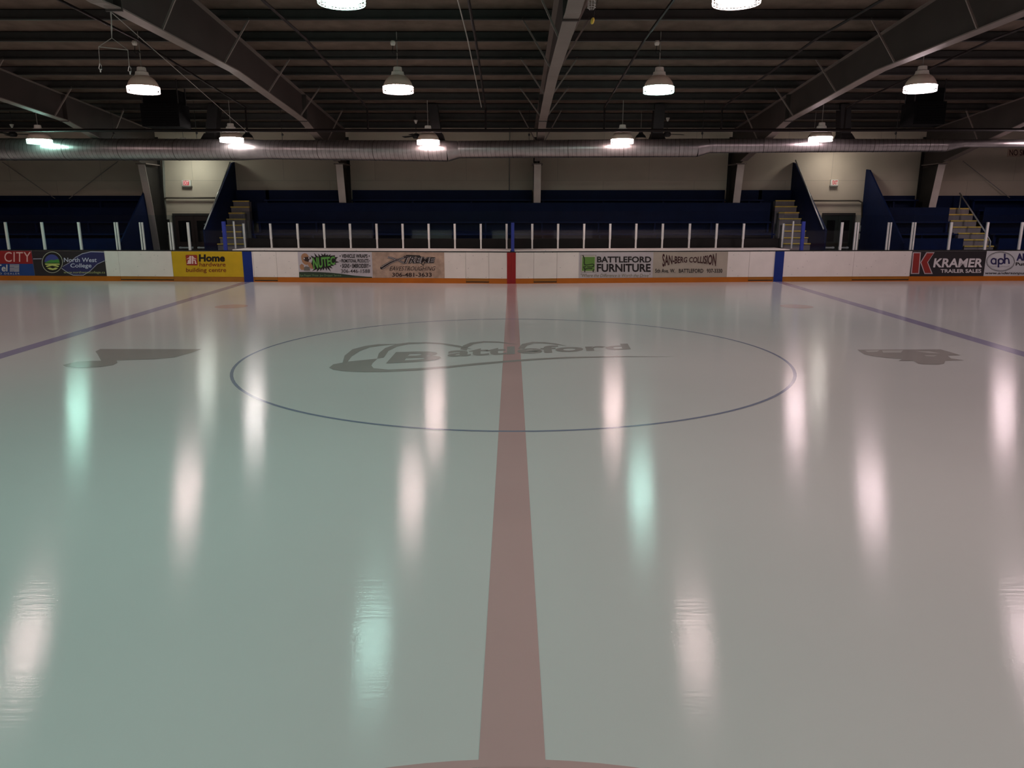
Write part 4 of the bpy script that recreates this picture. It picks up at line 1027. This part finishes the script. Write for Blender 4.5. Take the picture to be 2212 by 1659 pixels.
# the same rows go on outside the picture and light the ice
ex = 0
def outer(x, Y, z, c, l): lamp((x, Y, z), c, l, grp='lamps outside the picture')
za, zb, zc = atY(925, 300, 25.6).z, atY(860, 180, 19.4).z, atY(737, -12, 12.8).z
outer(atY(2262, 299, 25.6).x, 25.6, za, 'm', 'duct-side lamp just outside the right frame edge')
outer(atY(-345, 299, 25.6).x, 25.6, za, 'p', 'duct-side lamp outside the left frame edge')
outer(atY(-250, 186, 19.4).x, 19.4, zb, 'p', 'middle row lamp outside the left frame edge')
outer(atY(2640, 186, 19.4).x, 19.4, zb, 'm', 'middle row lamp outside the right frame edge')
outer(-9.35, 12.8, zc, 'p', 'ridge row lamp outside the left frame edge'); outer(10.0, 12.8, zc, 'm', 'ridge row lamp outside the right frame edge')
outer(-16.4, 12.8, zc, 'p', 'ridge row lamp far outside the left frame edge'); outer(17.3, 12.8, zc, 'm', 'ridge row lamp far outside the right frame edge')
for Y, z, cols, nm in ((6.3, zb, 'pggpmm', 'lamp of the near row over the ice'), (-0.2, za, 'pggpmm', 'lamp of the row above the near boards')):
    for k, x in enumerate((-16.4, -9.35, -2.85, 3.6, 10.3, 17.3)):
        outer(x, Y, z, cols[k], '%s, %s from left' % (nm, ORD[k]))
# lamps over the exits, tucked behind the duct
for px, l in ((398, 'wall washing lamp behind the duct at the left exit'), (1817, 'wall washing lamp behind the duct at the right exit')):
    lamp(atY(px, 323 if px < 1000 else 317, 29.85), 'e' if px < 1000 else 'f', l, grp='lamps behind the duct')
# unlit bells
for px, y, l in ((535, 297, 'unlit dark lamp bell right of the white lamp by the left exit'), (1384, 297.5, 'unlit dark lamp bell beside the pink lamp right of centre'), (1758, 296, 'unlit dark lamp bell left of the pink lamp by the right exit')):
    lamp(atY(px, y, 28.2), 'n', l, grp='unlit lamps behind the duct', size=0.54).scale = (0.54, 0.54, 0.54)

# ------------------------------------------------------------------ heaters, fans, hooks and cables
def heater(x0, x1, y0, y1, Y, label, sx):
    A, B = atY(x0, y1, Y), atY(x1, y0, Y)
    t = thing('unit_heater', label, 'heater', ((A.x + B.x) / 2, Y + 0.4, A.z), 'unit heaters under the roof')
    zm = A.z + (B.z - A.z) * 0.62
    mb = MB(); mb.box(A.x, B.x, Y, Y + 0.8, A.z, zm); part('cabinet', mb, HEAT, t)
    mb = MB(); 
    for k in range(8): z = A.z + 0.08 + (zm - A.z - 0.16) * k / 7; mb.box(A.x + 0.08, B.x - 0.08, Y - 0.03, Y, z - 0.012, z + 0.012)
    part('louvre', mb, HEAT, t)
    mb = MB(); mb.box(A.x + 0.06, B.x - 0.06, Y + 0.1, Y + 0.7, zm, B.z); part('hood', mb, HEAT, t)
    xx = B.x - 0.06 if sx > 0 else A.x + 0.06
    mb = MB()
    for yy in (Y + 0.12, Y + 0.68):
        for xq in (A.x + 0.04, B.x - 0.04): mb.tube([(xq, yy, A.z + 0.1), (xq, yy, roof_z(yy) - 0.02)], 0.02, 6)
    part('hanging_rod', mb, DARK, t)
heater(307, 381, 192, 273, 23.6, 'black box heater hanging below the left lamp', 1)
heater(1972, 2050, 188, 268, 23.6, 'black box heater hanging below the right lamp', -1)
def fan(px, ytop, yhub, label, w0, w1):
    Y = 28.2; c = atY(px, yhub, Y); t = thing('ceiling_fan', label, 'ceiling fan', c, 'ceiling fans near the back wall')
    zt = purlin_z(Y) + 0.2
    cz = atY(px, ytop, Y).z
    mb = MB(); mb.lathe([(0.0, -0.12), (0.02, -0.12), (0.075, 0.0), (0.06, 0.01), (0.0, 0.01)], (c.x, Y, cz + 0.05), 14); part('canopy', mb, PLASTIC, t, True)
    mb = MB(); mb.tube([(c.x, Y, c.z), (c.x, Y, zt)], 0.012, 6); part('down_rod', mb, DARK, t)
    mb = MB(); mb.lathe([(0.0, -0.09), (0.1, -0.08), (0.14, -0.03), (0.13, 0.05), (0.06, 0.09), (0.0, 0.09)], c, 16); part('motor', mb, DARK, t, True)
    for k in range(3):
        a = 0.35 + k * 2.0944; d = Vector((math.cos(a), math.sin(a), 0)); n_ = Vector((-d.y, d.x, 0.22))
        p = c + d * 0.14; q = c + d * 0.68
        mb = MB(); mb.hexa([p - n_ * 0.05, p + n_ * 0.05, q + n_ * 0.075, q - n_ * 0.075] + [v + Vector((0, 0, 0.01)) for v in (p - n_ * 0.05, p + n_ * 0.05, q + n_ * 0.075, q - n_ * 0.075)]); part('blade', mb, DARK, t)
fan(1441, 258, 290, 'dark ceiling fan right of the middle frame near the back wall', 0, 0)
fan(899, 263, 294, 'dark ceiling fan left of the third lamp near the back wall', 0, 0)
fan(28, 272, 290, 'dark ceiling fan at far left near the back wall', 0, 0)
# trapeze hook under the second frame
HY = 13.5
top_ = atY(239, 24, HY)
t = thing('hook_trapeze', 'hanging wire trapeze with two hooks left of the second frame', 'hanging hook', top_)
P = lambda x, y: atY(x, y, HY)
mb = MB(); mb.tube([P(239, 20), P(240.5, 42), P(241, 62), P(241.5, 82)], [0.012, 0.008, 0.012, 0.005], 6); part('chain', mb, CABLE, t)
mb = MB(); mb.tube([P(241.5, 82), P(213, 101)], 0.005, 6); mb.tube([P(241.5, 82), P(276, 108)], 0.005, 6); mb.tube([P(213, 101), P(276, 108)], 0.008, 6); part('spreader', mb, CABLE, t)
for a, b, c_ in (((213, 101), (215.5, 137), (217.5, 156)), ((276, 108), (279, 142), (281.5, 161))):
    mb = MB(); mb.tube([P(*a), P(*b)], 0.004, 6); part('drop_cable', mb, CABLE, t)
    mb = MB(); q = P(*b); e = P(*c_); mb.tube([q, q + Vector((0.025, 0, -0.04)), q + Vector((0.02, 0, -0.10)), e + Vector((0, 0, 0.04)), q + Vector((-0.025, 0, -0.08)), q], 0.006, 6); mb.tube([e + Vector((0, 0, 0.05)), e], 0.009, 6); part('snap_hook', mb, RAIL, t)
mb = MB(); mb.tube([P(241, 27), atY(534, 285, 24.6)], 0.007, 6); solo('stay_cable', mb, CABLE, 'long thin cable from the hook trapeze to the duct lamp', 'cable')
# fittings on the middle frame
GY = 13.1
t = thing('cage_light', 'small white wire cage fitting on the middle frame at top edge', 'light fitting', atY(1275, 20, GY))
c = atY(1278, 4, GY); mb = MB()
for k in range(8):
    a = k * math.pi / 4; mb.tube([c + Vector((0.06 * math.cos(a), 0.06 * math.sin(a), 0.10)), c + Vector((0.065 * math.cos(a), 0.065 * math.sin(a), -0.08)), c + Vector((0.03 * math.cos(a), 0.03 * math.sin(a), -0.12))], 0.004, 4)
for z in (0.1, 0.05, 0.0, -0.05, -0.09):
    mb.tube([c + Vector((0.065 * math.cos(a * 0.3927), 0.065 * math.sin(a * 0.3927), z)) for a in range(17)], 0.004, 4)
part('cage', mb, WIRE, t)
mb = MB(); mb.lathe([(0, 0.10), (0.05, 0.10), (0.05, 0.3), (0, 0.3)], c, 12); part('holder', mb, LAMPH, t)
t = thing('pull_handle', 'yellow pull handle hanging beside the middle frame', 'pull handle', atY(1280, 52, GY))
a, b = atY(1282, 38, GY), atY(1278, 52, GY)
mb = MB(); mb.tube([a, a.lerp(b, 0.3), a.lerp(b, 0.8), b], [0.012, 0.03, 0.028, 0.012], 10); part('grip', mb, mat('handle_yellow', (210, 180, 70), 0.5), t, True)
mb = MB(); mb.tube([atY(1292, -2, GY), atY(1284, 25, GY), a], 0.006, 6); part('cord', mb, CORD, t)

# ------------------------------------------------------------------ near boards, below the viewer (seen mirrored in the far glass)
nb = [(-XW + 0.4, -16.0), (-16.0, -9.3), (-9.3, -4.0), (-4.0, 0.0), (0.0, 4.2), (4.2, 9.3), (9.3, 15.5), (15.5, XW - 0.4)]
for k, (a, b) in enumerate(nb):
    t = thing('dasher_board', 'white near side board below the viewer, %s from left' % ORD[k], 'rink board', ((a + b) / 2, -0.13, 0), 'dasher boards along the near side')
    mb = MB(); mb.box(a, b, -0.16, -0.07, KICK, BH); part('panel', mb, WHITE, t)
    mb = MB(); mb.box(a, b, -0.17, -0.064, 0, KICK - 0.004); part('kick_plate', mb, ORANGE, t)
    mb = MB(); mb.box(a, b, -0.19, -0.066, BH, BH + 0.035); part('cap_rail', mb, BLACK, t)
for k, (a, b, m) in enumerate(((-14.5, -11.5, 'ad_charcoal'), (-8.5, -5.5, 'ad_violet'), (-3.2, -0.4, 'ad_silver'), (4.6, 7.6, 'ad_tan'), (10.5, 13.6, 'ad_stone'))):
    mb = MB(); mb.box(a, b, -0.068, -0.058, KICK + 0.01, BH - 0.01); solo('advertising_banner', mb, MATS[m], 'plain coloured panel on the near side board, %s from left' % ORD[k], 'advert', 'panels on the near boards')
